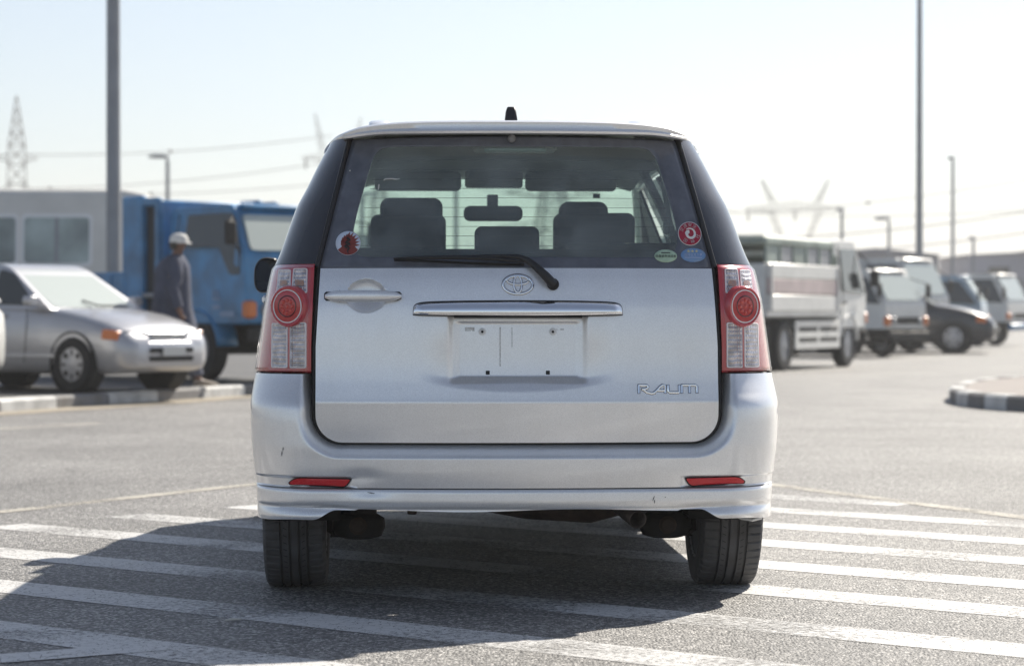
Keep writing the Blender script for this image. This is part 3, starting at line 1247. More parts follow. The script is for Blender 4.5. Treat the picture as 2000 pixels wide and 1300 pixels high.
# comma swirl: a spiral that thins out round the centre
sw = MB()
rows = []
for i in range(40):
    q = i / 39
    a = R(95) + q * R(395)
    rr = .0045 + .0125 * min(1, q * 1.6)**.8 if q < .62 else .0170
    w = .0062 * (1 - q)**.8 + .0009
    px, pz = RC[0] - .0005 + rr * math.cos(a), RC[1] + rr * math.sin(a)
    rows.append([(px - w * math.cos(a), S_GL(px, pz) - .0038, pz - w * math.sin(a)), (px + w * math.cos(a), S_GL(px, pz) - .0038, pz + w * math.sin(a))])
sw.grid(rows).build('comma_swirl', M_STK_P, st2)
for ch, a in (('交', 153), ('通', 121), ('安', 88), ('全', 55)):
    q = R(a)
    on_glass(text_mesh(ch, .0135), RC[0] + .0275 * math.cos(q), RC[1] + .0275 * math.sin(q), .0042, M_STK_P, 'letter', st2, R(90 - a))
for ch, a in (('国', 235), ('神', 288), ('社', 342)):
    q = R(a)
    on_glass(text_mesh(ch, .0135), RC[0] + .0275 * math.cos(q), RC[1] + .0275 * math.sin(q), .0042, M_STK_P, 'letter', st2, R(270 - a))
st3 = sticker(.4715, 1.0865, .0365, .0205, M_STK_G, 'pale green oval sticker with black lettering')
on_glass(text_mesh('燃費基準達成車', .0097), .4715, 1.0855, .0042, M_STK_K, 'letter', st3)
MB().grid([[(x, S_GL(x, z) - .003, z) for x in lin(.457, .486, 8)] for z in (1.0955, 1.0985)]).build('print_bar', M_STK_K, st3)
st4 = sticker(.5605, 1.0895, .0405, .0225, M_STK_B, 'blue oval sticker with three stars')
for i, x in enumerate((.5475, .5605, .5735)):
    stp = []
    for j in range(10):
        a, r_ = PI / 2 + PI * j / 5, .0058 if j % 2 == 0 else .0024
        stp.append((x + r_ * math.cos(a) - .002, 1.1025 + r_ * math.sin(a)))
    patch(stp, S_GL, .0035, 1).build('star', M_STK_Y, st4, angle=180)
on_glass(text_mesh('低排出ガス車', .0098), .5605, 1.0905, .0042, M_STK_W, 'letter', st4)
MB().grid([[(x, S_GL(x, z) - .003, z) for x in lin(.533, .588, 8)] for z in (1.0815, 1.083)]).build('print_bar', M_STK_W, st4)

# high stop lamp inside the glass
M_LAMPC = pmat('stop_lamp_lens', (.22, .30, .29), .2)
M_HLAMP0 = pmat('clear_lamp', (.34, .42, .41), .2)
HS = MB().box((0, GLf(1.432) + .035, 1.428), (.20, .03, .016), .004).build('high_stop_lamp', M_LAMPC, CAR)
MB().box((0, GLf(1.432) + .019, 1.428), (.17, .004, .008), .001).build('lamp_lens', M_HLAMP0, HS)
MB().box((0, GLf(1.432) + .055, 1.436), (.27, .03, .034), .01).build('lamp_cover', M_TRIM, HS)
# washer nozzle
MB().lathe([(.004, -.022), (.011, -.016), (.013, -.006), (.013, .02)], 14, (-.012, GLf(1.462) - .002, 1.462), 'y').build('washer_nozzle', pmat('grey_plastic', (.25, .25, .26), .5), CAR)

# wiper
wy = lambda x, z: S_GL(x, max(z, 1.05)) - .03
WP = MB().tube([(.110, S_TG(.11, .996) - .016, .996), (.086, S_TG(.09, 1.015) - .036, 1.021), (.060, wy(.06, 1.05) - .008, 1.047), (.030, wy(.03, 1.07), 1.071), (.005, wy(0, 1.08), 1.0815), (-.04, wy(-.04, 1.085), 1.0845), (-.16, wy(-.16, 1.086), 1.0835)], [.0155, .0145, .0125, .0105, .008, .006, .004], 10).build('wiper_arm', M_BLACK, CAR, angle=60)
MB().lathe([(.018, -.010), (.0195, .0), (.0195, .012)], 20, (.110, S_TG(.11, .996), .996), 'y').build('wiper_pivot', M_SEAL, WP)
MB().tube([(.02, wy(.02, 1.07), 1.066), (-.07, wy(-.07, 1.078), 1.0765), (-.2, wy(-.2, 1.082), 1.0805), (-.32, wy(-.32, 1.08), 1.0790), (-.388, wy(-.388, 1.08), 1.0775)], [.003, .0065, .0068, .005, .0022], 8).build('wiper_blade', M_BLACK, WP)
MB().grid([[(x, S_GL(x, 1.07) - .026, 1.0755 - .014 * smooth(-.4, .0, x)), (x, S_GL(x, 1.07) - .003, 1.0705 - .014 * smooth(-.4, .0, x))] for x in lin(-.386, .02, 12)]).build('wiper_rubber', M_SEAL, WP, solid=.002)

# ---- roof and spoiler
ztop = pchip([(.19, 1.511), (.5, 1.522), (1.2, 1.535), (2.0, 1.528), (2.62, 1.492)])


def roof_z(x, y):
    zt = ztop(y)
    w = .618
    return zt - .092 * (1 - math.sqrt(max(0, 1 - min(abs(x) / w, 1)**5)))


rows = []


def roof_start(x):
    """rear edge of the roof follows the plan curve of the glass and corner panels"""
    z = min(roof_z(x, .4), 1.47)
    return max(.28, S_GL(x, z) - .012)


for q in lin(0, 1, 28):
    rows.append([(t * .618, roof_start(t * .618) + (2.62 - roof_start(t * .618)) * q**1.5, roof_z(t * .618, roof_start(t * .618) + (2.62 - roof_start(t * .618)) * q**1.5)) for t in tvals(61)])
MB().grid(rows).build('roof', M_PAINT, CAR, angle=180, solid=.02)
# spoiler
rows = []
for t in [i / 40 * 2 - 1 for i in range(41)]:
    x = t * .552
    yb = .185 + .085 * t * t + .05 * max(0, abs(t) - .9) / .1
    zt = roof_z(x, .30)
    zl = 1.4715 - .010 * smooth(.75, 1, abs(t))
    th = zt - zl
    rows.append([(x, yb + .16, zt + .004), (x, yb + .05, zt + .002), (x, yb + .014, zt - .002), (x, yb + .003, zt - .007), (x, yb + .006, zt - th * .55), (x, yb - .001, zl + .009), (x, yb + .002, zl + .002), (x, yb + .012, zl), (x, yb + .10, zl + .004), (x, yb + .16, zl + .01)])
b = MB().grid(rows)
b.f.append(tuple(range(10)))
b.f.append(tuple(len(b.v) - 10 + i for i in range(10)))
b.build('roof_spoiler', M_PAINT, CAR, angle=45)
for s in (-1, 1):
    rr = []
    for y, dz, k in ((.70, -.012, .7), (.74, .012, .9), (.82, .026, 1), (1.6, .028, .9), (2.2, .022, .9), (2.32, -.012, .7)):
        zc = roof_z(.44, y) + dz
        rr.append([(s * .440 + .036 * k * math.copysign(abs(math.cos(a))**.6, math.cos(a)), y, zc + .014 * math.copysign(abs(math.sin(a))**.7, math.sin(a))) for a in [2 * PI * j / 16 for j in range(16)]])
    MB().loft(rr).build('roof_rail', M_PAINT, CAR, angle=60)
ant = MB().loft([[(-.001 + wx * .5 * sx_, .60 + ly * sy_ + yo, zz) for sx_, sy_ in ((-1, -1), (1, -1), (1, 1), (-1, 1))] for zz, wx, ly, yo in ((1.515, .044, .04, 0), (1.54, .042, .038, .0), (1.575, .034, .02, .0), (1.590, .024, .010, .0))])
ant.build('roof_antenna', M_BLACK, CAR, bevel=.004)
MB().tube([(-.001, .63, 1.56), (-.001, .8, 1.562), (-.001, 1.0, 1.566)], [.006, .004, .003], 8).build('antenna_rod', M_BLACK, CAR)

# ---- flanks, arches, doors
AX_R, AX_F, WR = .655, 3.155, .296


def side_x(y, z):
    k = 1 - .10 * smooth(3.1, 4.0, y) - .01 * smooth(.9, .4, y)
    return Wf(z) * k


for s in (-1, 1):
    b = MB()
    zl_, yl_ = lin(.20, 1.06, 34), lin(.42, 3.85, 90)
    vs = [(s * side_x(y, z), y, z) for z in zl_ for y in yl_]
    k = len(yl_)
    fs = []
    for i in range(len(zl_) - 1):
        for j in range(k - 1):
            ym, zm = (yl_[j] + yl_[j + 1]) / 2, (zl_[i] + zl_[i + 1]) / 2
            if math.hypot(ym - AX_R, zm - WR) < .335 or math.hypot(ym - AX_F, zm - WR) < .335:
                continue
            if ym < .50 and zm < .72:
                continue
            if ym > 3.4 and zm > .95:
                continue
            fs.append((i * k + j, i * k + j + 1, (i + 1) * k + j + 1, (i + 1) * k + j))
    b.add(vs, fs)
    b.build('side_panel', M_PAINT, CAR, angle=180, solid=.012)
    for ya, yb, gm in ((1.0, 1.76, thin_glass('privacy_side_glass', (.05, .055, .06), 1.5)), (1.764, 2.62, thin_glass('side_glass', (.16, .18, .18), 1.5))):
        rows = [[(s * (Wf(z) - .002), y, z) for y in lin(ya, yb - ((z - 1.05) * .2 if yb > 2 else 0), 8)] for z in lin(1.055, 1.425, 8)]
        MB().grid(rows).build('side_window', gm, CAR, angle=180)
    MB().loft([[(s * (Wf(z) * .985 - .004 - dx), y, z) for y, z in ((2.54, 1.06), (2.50, 1.425), (2.60, 1.43), (2.86, 1.30), (3.10, 1.13), (3.24, 1.04))] for dx in (0, .012)]).build('front_quarter_panel', M_BLACK, CAR, smooth=False)
    for y0 in (1.02, 1.72):
        MB().grid([[(s * (Wf(z) + .001), y0 + q, z) for q in (0, .05, .09)] for z in lin(1.05, 1.43, 8)]).build('door_pillar', M_BLACK, CAR, solid=.02)
    MB().tube([(s * .60, 2.50, 1.47), (s * .645, 2.85, 1.30), (s * .69, 3.2, 1.06), (s * .70, 3.35, .99)], .032, 8).build('windscreen_pillar', M_PAINT, CAR)
    for ay, nm in ((AX_R, 'wheel_arch'), (AX_F, 'wheel_arch')):
        arc = [(ay + .34 * math.cos(a), WR + .34 * math.sin(a)) for a in lin(-.15, PI + .15, 24)]
        MB().grid([[(s * .80, y, z), (s * .56, y, z)] for y, z in arc]).build(nm, M_UNDER, CAR, solid=-.01)
    MB().box((s * .80, 1.9, .235), (.05, 1.7, .09), .02).build('side_sill', M_PAINT, CAR)
    MB().box((s * .853, 1.35, .955), (.02, .2, .03), .008).build('side_handle', M_PAINT, CAR)
    MB().box((s * .853, 2.25, .955), (.02, .2, .03), .008).build('side_handle', M_PAINT, CAR)
# front end (faces away from the camera)
rows = []
for z in lin(.22, .86, 18):
    rows.append([(t * side_x(3.80, z) * 1.0, 4.02 - .10 * t * t - .17 * (1 - math.sqrt(max(0, 1 - max(0, (abs(t) - .7) / .3)**2))) - max(0, z - .6) * .30, z) for t in tvals(41)])
MB().grid(rows).build('front_bumper', M_PAINT, CAR, angle=60)
rows = []
for q in lin(0, 1, 18):
    y = 3.22 + .74 * q
    z = .99 - .13 * q**1.7
    rows.append([(t * (.72 - .05 * q), y - .10 * t * t * q, z + .02 * (1 - t * t)) for t in lin(-1, 1, 24)])
MB().grid(rows).build('bonnet', M_PAINT, CAR, angle=180, solid=.015)
for s in (-1, 1):
    MB().box((s * .60, 3.86, .72), (.22, .10, .15), .04).build('headlamp', M_LAMPC, CAR)
MB().grid([[(t * (.60 + .08 * q), 2.52 + .78 * q - .05 * t * t, 1.475 - .475 * q) for t in lin(-1, 1, 20)] for q in lin(0, 1, 14)]).build('windscreen', M_WINDSCREEN, CAR, angle=180)
ML = None
for s in (-1, 1):
    ol = round_poly([(.872, 1.128), (.93, 1.135), (.962, 1.10), (.964, 1.02), (.945, .988), (.872, .992)], [.012, .03, .03, .03, .02, .012])
    rings = []
    for yy, k in ((2.47, .93), (2.422, .95), (2.43, 1.0), (2.50, 1.0), (2.56, .9), (2.60, .6)):
        rings.append([(s * (.918 + (x - .918) * k), yy, 1.062 + (z - 1.062) * k) for x, z in ol])
    mo = MB().loft(rings).build('door_mirror', M_BLACK, CAR, angle=50)
    MB().add([(s * (.918 + (x - .918) * .88), 2.446 - .34 * (x - .918) + .16 * (z - 1.062), 1.062 + (z - 1.062) * .9) for x, z in ol], [tuple(range(len(ol)))]).build('mirror_glass', M_MIRROR, mo)
    MB().box((s * .84, 2.50, 1.045), (.10, .06, .05), .015).build('mirror_arm', M_BLACK, mo)

# ---- tail lamps
M_LRED, nt, b, out = nodes_of('red_lens')
b.inputs['Base Color'].default_value = (.50, .035, .05, 1)
b.inputs['Roughness'].default_value = .18
b.inputs['Coat Weight'].default_value = 1.0
b.inputs['Coat Roughness'].default_value = .02
b.inputs['Subsurface Weight'].default_value = .25
b.inputs['Subsurface Radius'].default_value = (.03, .006, .006)
b.inputs['Subsurface Scale'].default_value = .5
tc = nt.nodes.new('ShaderNodeTexCoord')
wv = nt.nodes.new('ShaderNodeTexWave')
wv.inputs['Scale'].default_value = 55
wv.bands_direction = 'Z'
nt.links.new(tc.outputs['Object'], wv.inputs['Vector'])
bp = nt.nodes.new('ShaderNodeBump')
bp.inputs['Strength'].default_value = .08
bp.inputs['Distance'].default_value = .001
nt.links.new(wv.outputs[0], bp.inputs['Height'])
nt.links.new(bp.outputs[0], b.inputs['Normal'])
M_LDRED = pmat('red_lens_core', (.48, .015, .022), .22, coat=1.0)
M_LORANGE = pmat('red_lens_led', (.62, .05, .035), .25, coat=1.0)
M_FRAME = pmat('lamp_frame', (.92, .90, .90), .35, .1)
M_REFL, nt, b, out = nodes_of('ribbed_reflector')
b.inputs['Metallic'].default_value = .85
b.inputs['Roughness'].default_value = .22
b.inputs['Coat Weight'].default_value = 1.0
tc = nt.nodes.new('ShaderNodeTexCoord')
w1 = nt.nodes.new('ShaderNodeTexWave')
w1.inputs['Scale'].default_value = 36
w1.bands_direction = 'X'
w1.inputs['Distortion'].default_value = 1.2
w2 = nt.nodes.new('ShaderNodeTexWave')
w2.inputs['Scale'].default_value = 24
w2.bands_direction = 'Z'
w2.inputs['Distortion'].default_value = 2.5
nz = nt.nodes.new('ShaderNodeTexNoise')
nz.inputs['Scale'].default_value = 40
for w in (w1, w2, nz):
    nt.links.new(tc.outputs['Object'], w.inputs['Vector'])
a1 = nt.nodes.new('ShaderNodeMath')
a1.operation = 'ADD'
nt.links.new(w1.outputs['Fac'], a1.inputs[0])
nt.links.new(w2.outputs['Fac'], a1.inputs[1])
bp = nt.nodes.new('ShaderNodeBump')
bp.inputs['Strength'].default_value = 1.0
bp.inputs['Distance'].default_value = .0022
nt.links.new(a1.outputs[0], bp.inputs['Height'])
nt.links.new(bp.outputs[0], b.inputs['Normal'])
mx = nt.nodes.new('ShaderNodeMix')
mx.data_type = 'RGBA'
mx.inputs[6].default_value = (.36, .33, .34, 1)
mx.inputs[7].default_value = (.84, .81, .82, 1)
mr = nt.nodes.new('ShaderNodeMapRange')
mr.inputs[1].default_value = .35
mr.inputs[2].default_value = .65
nt.links.new(nz.outputs[0], mr.inputs[0])
nt.links.new(mr.outputs[0], mx.inputs[0])
nt.links.new(mx.outputs[2], b.inputs['Base Color'])
M_COVER = thin_glass('clear_cover', (.97, .95, .95), 1.5, 0, .01)
M_AMBER = pmat('amber_bulb', (.42, .20, .10), .3, coat=.6, var=.5, vscale=90, dirt=(.30, .24, .22))

LAMPf = lambda z: .085 + .028 * smooth(.9, 1.07, z)
S_LM = lambda x, z: LAMPf(z) + plan(x, z, .20, .80, .10) - .006
for s in (-1, 1):
    rows = []
    zrs = [.7185, .7205] + lin(.725, 1.04, 30) + [1.048, 1.054, 1.0585, 1.0605]
    for zi, z in enumerate(zrs):
        xi = .6445 - max(0, z - .8) * .035
        w = Wf(z)
        ti = xi / w
        edge = .012 * (1 - smooth(.7185, .7225, z)) + .016 * smooth(1.046, 1.0605, z)
        r_ = [(s * xi, S_LM(xi, z) + .022, z), (s * (xi + .001), S_LM(xi, z) + .004 + edge, z)]
        for q in lin(0.03, 1, 20):
            t = ti + (1 - ti) * math.sin(q * PI / 2)
            r_.append((s * t * (w - edge * .3), S_LM(t * w, z) + edge, z))
        y1 = r_[-1][1]
        for y in lin(y1, y1 + .16, 5)[1:]:
            r_.append((s * (w - edge * .3), y, z))
        rows.append(r_)
    TL = MB().grid(rows).build('tail_lamp', M_LRED, CAR, angle=50)
    # four clear windows with ribbed reflectors and pale frames
    for (xa, xb, za, zb, nm) in ((.662, .706, .972, 1.045, 'upper'), (.716, .757, .972, 1.042, 'upper'), (.664, .712, .737, .874, 'lower'), (.724, .771, .737, .872, 'lower')):
        ol = round_poly([(s * xa, za), (s * xb, za), (s * (xb - (.004 if nm == 'upper' else 0)), zb), (s * (xa + .0), zb)], .006)
        cx, cz = sum(p[0] for p in ol) / len(ol), (za + zb) / 2
        big = [(cx + (x - cx) * 1.14, cz + (z - cz) * (1.075 if nm == 'upper' else 1.045)) for x, z in ol]
        ring_patch(big, ol, S_LM, .0035, 2).build('lens_frame', M_FRAME, TL, solid=.003)
        patch(ol, S_LM, .0025, 5).build('clear_lens', M_REFL, TL, angle=180)
        if nm == 'upper':
            patch(round_rect(min(s * (xa + .008), s * (xb - .008)), max(s * (xa + .008), s * (xb - .008)), .992, 1.010, .006), S_LM, .0030, 3).build('amber_bulb', M_AMBER, TL, angle=180)
    # central rib between the windows
    MB().tube([(s * .7155, S_LM(.7155, z) - .003, z) for z in lin(.735, .88, 8)], .003, 6).build('lens_rib', M_LDRED, TL)
    # round stop lamp
    cx, cz = s * .7105, .9275
    ny = S_LM(.7105, cz)
    dYdx = (S_LM(.7405, cz) - S_LM(.6805, cz)) / .06
    tilt = math.atan(dYdx) * .75 * s
    rot = Matrix.Rotation(tilt, 4, 'Z')

    def disc(prof, n, name, mat, parent):
        o = MB().lathe(prof, n, (0, 0, 0), 'y').mesh(name)
        o.transform(rot)
        o.transform(Matrix.Translation((cx, ny, cz)))
        import bmesh
        bq = bmesh.new()
        bq.from_mesh(o)
        bmesh.ops.recalc_face_normals(bq, faces=bq.faces)
        bq.to_mesh(o)
        bq.free()
        return link(o, name, mat, parent, angle=50)
    disc([(.0655, .03), (.0655, -.012), (.064, -.018), (.060, -.022), (.055, -.0215), (.0525, -.019), (.05, -.018)], 56, 'stop_lamp_ring', M_LRED, TL)
    disc([(.0525, -.016), (.0525, -.0215), (.0505, -.0222), (.0495, -.0215), (.0495, -.016)], 56, 'chrome_ring', M_FRAME, TL)
    disc([(.0495, -.010), (.0495, -.0195), (.04, -.0215), (.02, -.0225), (.001, -.0228)], 48, 'stop_lamp_lens', M_LDRED, TL)
    disc([(.0345, -.015), (.0345, -.0222), (.0325, -.0236), (.0305, -.0222), (.0305, -.015)], 48, 'led_ring', pmat('dark_red', (.09, .004, .008), .3, coat=1), TL)
    for j in range(9):
        a = 2 * PI * j / 8
        rr = 0 if j == 8 else .0195
        me = MB().lathe([(.0066, -.019), (.0062, -.0236), (.004, -.0256), (.0008, -.0264)], 14, (rr * math.cos(a), 0, rr * math.sin(a)), 'y').mesh('led')
        me.transform(rot)
        me.transform(Matrix.Translation((cx, ny, cz)))
        link(me, 'led', M_LORANGE, TL, angle=50)
    # clear outer cover
    MB().grid([[(x + s * .004, y - .007, z) for x, y, z in r_[2:]] for r_ in rows]).build('lamp_cover', M_COVER, TL, angle=50)
    # body-coloured post behind the lamp edge
    MB().tube([(s * (Wf(z) - .004), S_LM(Wf(z), z) + .165, z) for z in lin(.72, 1.06, 10)], .008, 6).build('lamp_edge', M_PAINT, CAR)

# dark structure behind the shut lines
MB().grid([[(t * min(Wf(z) - .06, .74), TGf(z) + plan(t * min(Wf(z) - .06, .74), z) + .045, z) for t in lin(-1, 1, 30)] for z in lin(.40, 1.05, 12)]).build('rear_panel', M_SEAL, CAR, solid=.02)

# ---- underside
MB().box((0, 2.15, .31), (1.10, 3.2, .10), .02).build('floor_pan', M_UNDER, CAR)
MB().box((0, 1.90, .275), (1.58, 1.78, .06), .02).build('floor_tray', M_UNDER, CAR)
MB().box((0, .50, .335), (1.16, .62, .10), .02).build('boot_floor', M_UNDER, CAR)
MB().tube([(-.60, .70, .285), (-.3, .74, .295), (.3, .74, .295), (.60, .70, .285)], .035, 8).build('rear_axle', M_UNDER, CAR)
for s in (-1, 1):
    b = MB().loft([[(s * .505 + rx * math.cos(a), .52 + ry * math.sin(a), zz) for a in [2 * PI * j / 14 for j in range(14)]] for zz, rx, ry in ((.168, .045, .045), (.176, .075, .07), (.205, .088, .08), (.235, .085, .08), (.25, .06, .06), (.36, .055, .055))])
    b.build('spring_seat', M_UNDER, CAR)
    MB().lathe([(.028, 0), (.030, -.01), (.02, -.018)], 10, (s * .505, .445, .215), 'y').build('rubber_bush', M_RUST, CAR)
    MB().box((s * .585, .60, .225), (.05, .16, .11), .02).build('brake_drum', M_UNDER, CAR)
EX = MB()
th = R(14)
ed = Vector((math.sin(th), -math.cos(th), -.18)).normalized()
ep = Vector((.392, .275, .246))
pts = [ep - ed * .5, ep - ed * .3, ep - ed * .12, ep]
EXH = MB().tube(pts, .029, 18, cap=False).build('exhaust_pipe', pmat('exhaust_steel', (.12, .10, .09), .5, .6, var=.5, vscale=25), CAR, solid=.003)
b = MB().tube([(-.10, .60, .30), (.05, .57, .30), (.26, .50, .292), (.36, .47, .285)], [.05, .075, .075, .04], 16)
b.build('silencer', M_RUST, EXH)
MB().box((-.33, .12, .288), (.03, .03, .02), .004).build('towing_eye', M_RUST, CAR)
MB().tube([(.70, .28, .262), (.72, .25, .252), (.755, .235, .247), (.785, .25, .252), (.76, .30, .258)], .005, 6).build('loose_clip', M_NUT, CAR)


# ---- wheels
def tyre_mesh(r_out, w, seg=360):
    """tread with four grooves, cut shoulders and rounded sidewalls"""
    half = w / 2
    gr = [(-.042, .0042), (-.013, .0042), (.017, .0042), (.045, .0042)]
    xs = [-half, -half * .985, -half * .95, -half * .88]
    rad = {-half: r_out - .055, -half * .985: r_out - .030, -half * .95: r_out - .014, -half * .88: r_out - .005}
    prof = [(r_out - .10, -half * .86), (r_out - .085, -half * .97), (r_out - .055, -half), (r_out - .030, -half * .985), (r_out - .014, -half * .95), (r_out - .005, -half * .88), (r_out - .0018, -half * .72)]
    for gx, gw in gr:
        prof += [(r_out - .0004, gx - gw), (r_out - .008, gx - gw * .75), (r_out - .008, gx + gw * .75), (r_out - .0004, gx + gw)]
    prof += [(r_out - .0018, half * .72), (r_out - .005, half * .88), (r_out - .014, half * .95), (r_out - .030, half * .985), (r_out - .055, half), (r_out - .085, half * .97), (r_out - .10, half * .86)]
    b = MB()
    rings = []
    for r_, a in prof:
        ring = []
        for j in range(seg):
            q = 2 * PI * j / seg
            rr = r_
            if abs(a) > half * .66 and r_ > r_out - .02 and (j + (3 if a > 0 else 0)) % 6 == 0:
                rr -= .007
            ring.append((a, rr * math.cos(q), rr * math.sin(q)))
        rings.append(ring)
    b.loft(rings, cap=False)
    # fine sipes on the ribs
    return b


TYRE = None


def wheel(parent, x, y, z, r_out=WR, w=.205, side=1, camber=0):
    root = tyre_mesh(r_out, w).build('wheel', M_RUBBER, parent, angle=28)
    root.location = (x, y, z)
    root.rotation_euler = (0, R(camber), 0)
    rim = MB().lathe([(r_out - .098, -w * .44), (r_out - .088, -w * .47), (r_out - .10, -w * .40), (r_out - .125, -w * .2), (r_out - .125, w * .2), (r_out - .10, w * .42), (r_out - .088, w * .47), (r_out - .098, w * .44)], 36, axis='x', close=True).build('rim', M_STEEL, root)
    MB().lathe([(.001, side * w * .30), (.05, side * w * .32), (.10, side * w * .22), (.165, side * w * .28), (.172, side * w * .2), (.05, side * w * .1), (.001, side * w * .1)], 24, axis='x').build('wheel_disc', M_STEEL, root)
    return root


# sipes: thin dark grooves cut across the ribs
for s in (-1, 1):
    wh = wheel(CAR, s * .712, AX_R, WR - .002, side=s, camber=s * .3)
    sp = MB()
    for q in range(72):
        a = 2 * PI * q / 72
        for (x0, x1, sh) in ((-.034, -.022, .02), (.026, .036, -.02)):
            pts_ = []
            for (xx, aa) in ((x0, a), (x1, a + sh)):
                pts_.append((xx, (WR + .0004) * math.cos(aa), (WR + .0004) * math.sin(aa)))
                pts_.append((xx, (WR + .0004) * math.cos(aa + .011), (WR + .0004) * math.sin(aa + .011)))
            sp.add(pts_, [(0, 1, 3, 2)])
    so = sp.build('tread_sipes', M_SEAL, wh)
    so['kind'] = 'stuff'
    wheel(CAR, s * .712, AX_F, WR - .002, side=s)

# ---- interior
MB().grid([[(t * .57, y, 1.450 - .05 * t**4 + (.01 if y < 1 else .035 * smooth(.8, 1.4, y) - .03 * smooth(2, 2.5, y))) for t in lin(-1, 1, 16)] for y in lin(.42, 2.55, 14)]).build('headliner', M_LINER, CAR, solid=-.01)
MB().box((0, 1.0, .62), (1.34, 1.1, .06), .01).build('cargo_floor', M_TRIM, CAR)
for s in (-1, 1):
    MB().grid([[(s * (min(Wf(z), .78) - .075), y, z) for y in lin(.36 + max(0, z - 1.05) * .36, 1.05, 6)] for z in lin(.60, 1.45, 14)]).build('quarter_trim', M_TRIM, CAR, solid=.02)
    MB().grid([[(s * (min(Wf(z), .78) - .05), y, z) for y in (1.02, 1.12)] for z in lin(.9, 1.45, 8)]).build('pillar_trim_inner', M_TRIM, CAR, solid=.02)
    MB().grid([[(s * (Wf(z) - .05), y, z) for y in (1.70, 1.82)] for z in lin(.9, 1.45, 8)]).build('pillar_trim_inner', M_TRIM, CAR, solid=.02)
    MB().tube([(s * .555, 1.10, 1.37), (s * .57, 1.08, 1.28), (s * .585, 1.07, 1.19), (s * .60, 1.06, 1.05), (s * .60, 1.05, .8)], .009, 6).build('seat_belt', pmat('belt_webbing', (.30, .31, .31), .8), CAR)
    MB().box((s * .565, 1.07, 1.205), (.02, .02, .045), .006).build('belt_guide', pmat('pale_plastic', (.5, .5, .5), .5), CAR)
    MB().tube([(s * .50, .62, 1.425), (s * .535, .66, 1.395), (s * .535, .78, 1.395), (s * .50, .82, 1.425)], .008, 6).build('grab_handle', M_LINER, CAR)


def cushion(x0, x1, z0, z1, y0, y1, r, name, mat, parent, lean=0.0):
    ol = round_rect(x0, x1, z0, z1, r)
    cx, cz = (x0 + x1) / 2, (z0 + z1) / 2
    rings = []
    for q, k in ((0, .86), (.12, .96), (.3, 1.0), (.7, 1.0), (.88, .96), (1, .86)):
        rings.append([(cx + (x - cx) * k, y0 + (y1 - y0) * q - lean * (z - z0), cz + (z - cz) * k) for x, z in ol])
    return MB().loft(rings).build(name, mat, parent, angle=60)


# rear bench: split backs with a low centre headrest
BN = cushion(-.62, .62, .62, 1.128, .98, 1.10, .03, 'rear_bench', M_SEAT, CAR, .12)
cushion(-.112, .112, 1.10, 1.206, .93, 1.0, .025, 'headrest', M_SEAT, BN)
cushion(-.60, -.33, 1.06, 1.132, .95, 1.03, .02, 'bench_shoulder', M_SEAT, BN)
cushion(.20, .60, 1.06, 1.150, .95, 1.03, .02, 'bench_shoulder', M_SEAT, BN)
# front seats
for (xa, xb, ha, hb, zt) in ((-.482, -.200, -.447, -.212, 1.338), (.205, .510, .226, .410, 1.325)):
    st = cushion(xa, xb, .55, 1.275 if xa < 0 else 1.282, 1.70, 1.84, .03, 'front_seat', M_SEAT, CAR, .10)
    cushion(ha, hb, 1.20, zt, 1.66, 1.76, .035, 'headrest', M_SEAT, st)
# mirror, visors, dashboard
IM = cushion(-.118, .120, 1.276, 1.338, 2.36, 2.385, .026, 'cabin_mirror', M_BLACK, CAR)
MB().loft([[(x, y, z) for x, y in ((-.022, 2.40), (.022, 2.40), (.022, 2.44), (-.022, 2.44))] for z in (1.335, 1.352, 1.385)]).build('mirror_stem', M_BLACK, IM, bevel=.004)
for (xa, xb) in ((-.475, -.130), (.125, .49)):
    cushion(xa, xb, 1.392, 1.468, 2.26, 2.28, .02, 'sun_visor', M_LINER, CAR, .1)
cushion(-.115, .115, 1.405, 1.475, 2.24, 2.30, .012, 'roof_console', M_LINER, CAR)
MB().grid([[(x, y, .98 + .03 * math.sin((y - 2.55) * 4)) for x in lin(-.64, .64, 8)] for y in lin(2.55, 3.25, 8)]).build('dashboard', M_SEAT, CAR, solid=.1)
MB().box((.44, 2.66, 1.3925), (.03, .004, .02), .001).build('windscreen_label', M_SEAT, CAR)
MB().grid([[(x, 3.0, z) for x in (-.6, .6)] for z in (.3, .98)]).build('bulkhead', M_UNDER, CAR, solid=.02)

#@@BACKGROUND
# ================================================================== BACKGROUND HELPERS
def heading(hx, hy):
    return math.atan2(-hx, hy)


M_TYRE = pmat('old_tyre', (.018, .018, .019), .8)
M_HUB = pmat('wheel_cover', (.45, .45, .47), .4, .6)
M_BLUE = pmat('blue_truck_paint', (.035, .21, .44), .42, coat=.3, var=.45, vscale=3)
M_WHITE = pmat('white_vehicle_paint', (.66, .66, .64), .4, coat=.3, var=.12, vscale=3)
M_BUSW = pmat('bus_paint', (.72, .70, .65), .45, coat=.3, var=.1, vscale=2)
M_SILV2 = pmat('hatchback_paint', (.46, .465, .49), .32, .45, coat=.6, var=.08, vscale=3)
M_DKPAINT = pmat('dark_vehicle_paint', (.022, .024, .032), .3, coat=.6)
M_LTBLUE = pmat('pale_blue_paint', (.26, .36, .46), .4, coat=.3)
M_WGLASS = pmat('vehicle_glass', (.035, .042, .045), .06, coat=.2)
M_PALEGL = pmat('pale_windscreen', (.42, .47, .44), .25, coat=.6)  # pale base: dust and bright cabin, with reflected sky painted in
M_BUSGL = pmat('bus_glass', (.36, .43, .41), .12, var=.6, vscale=1.3, coat=.3)
M_BUSFR = pmat('bus_window_frame', (.85, .85, .84), .4)
M_CHAS = pmat('chassis_black', (.02, .02, .02), .8)
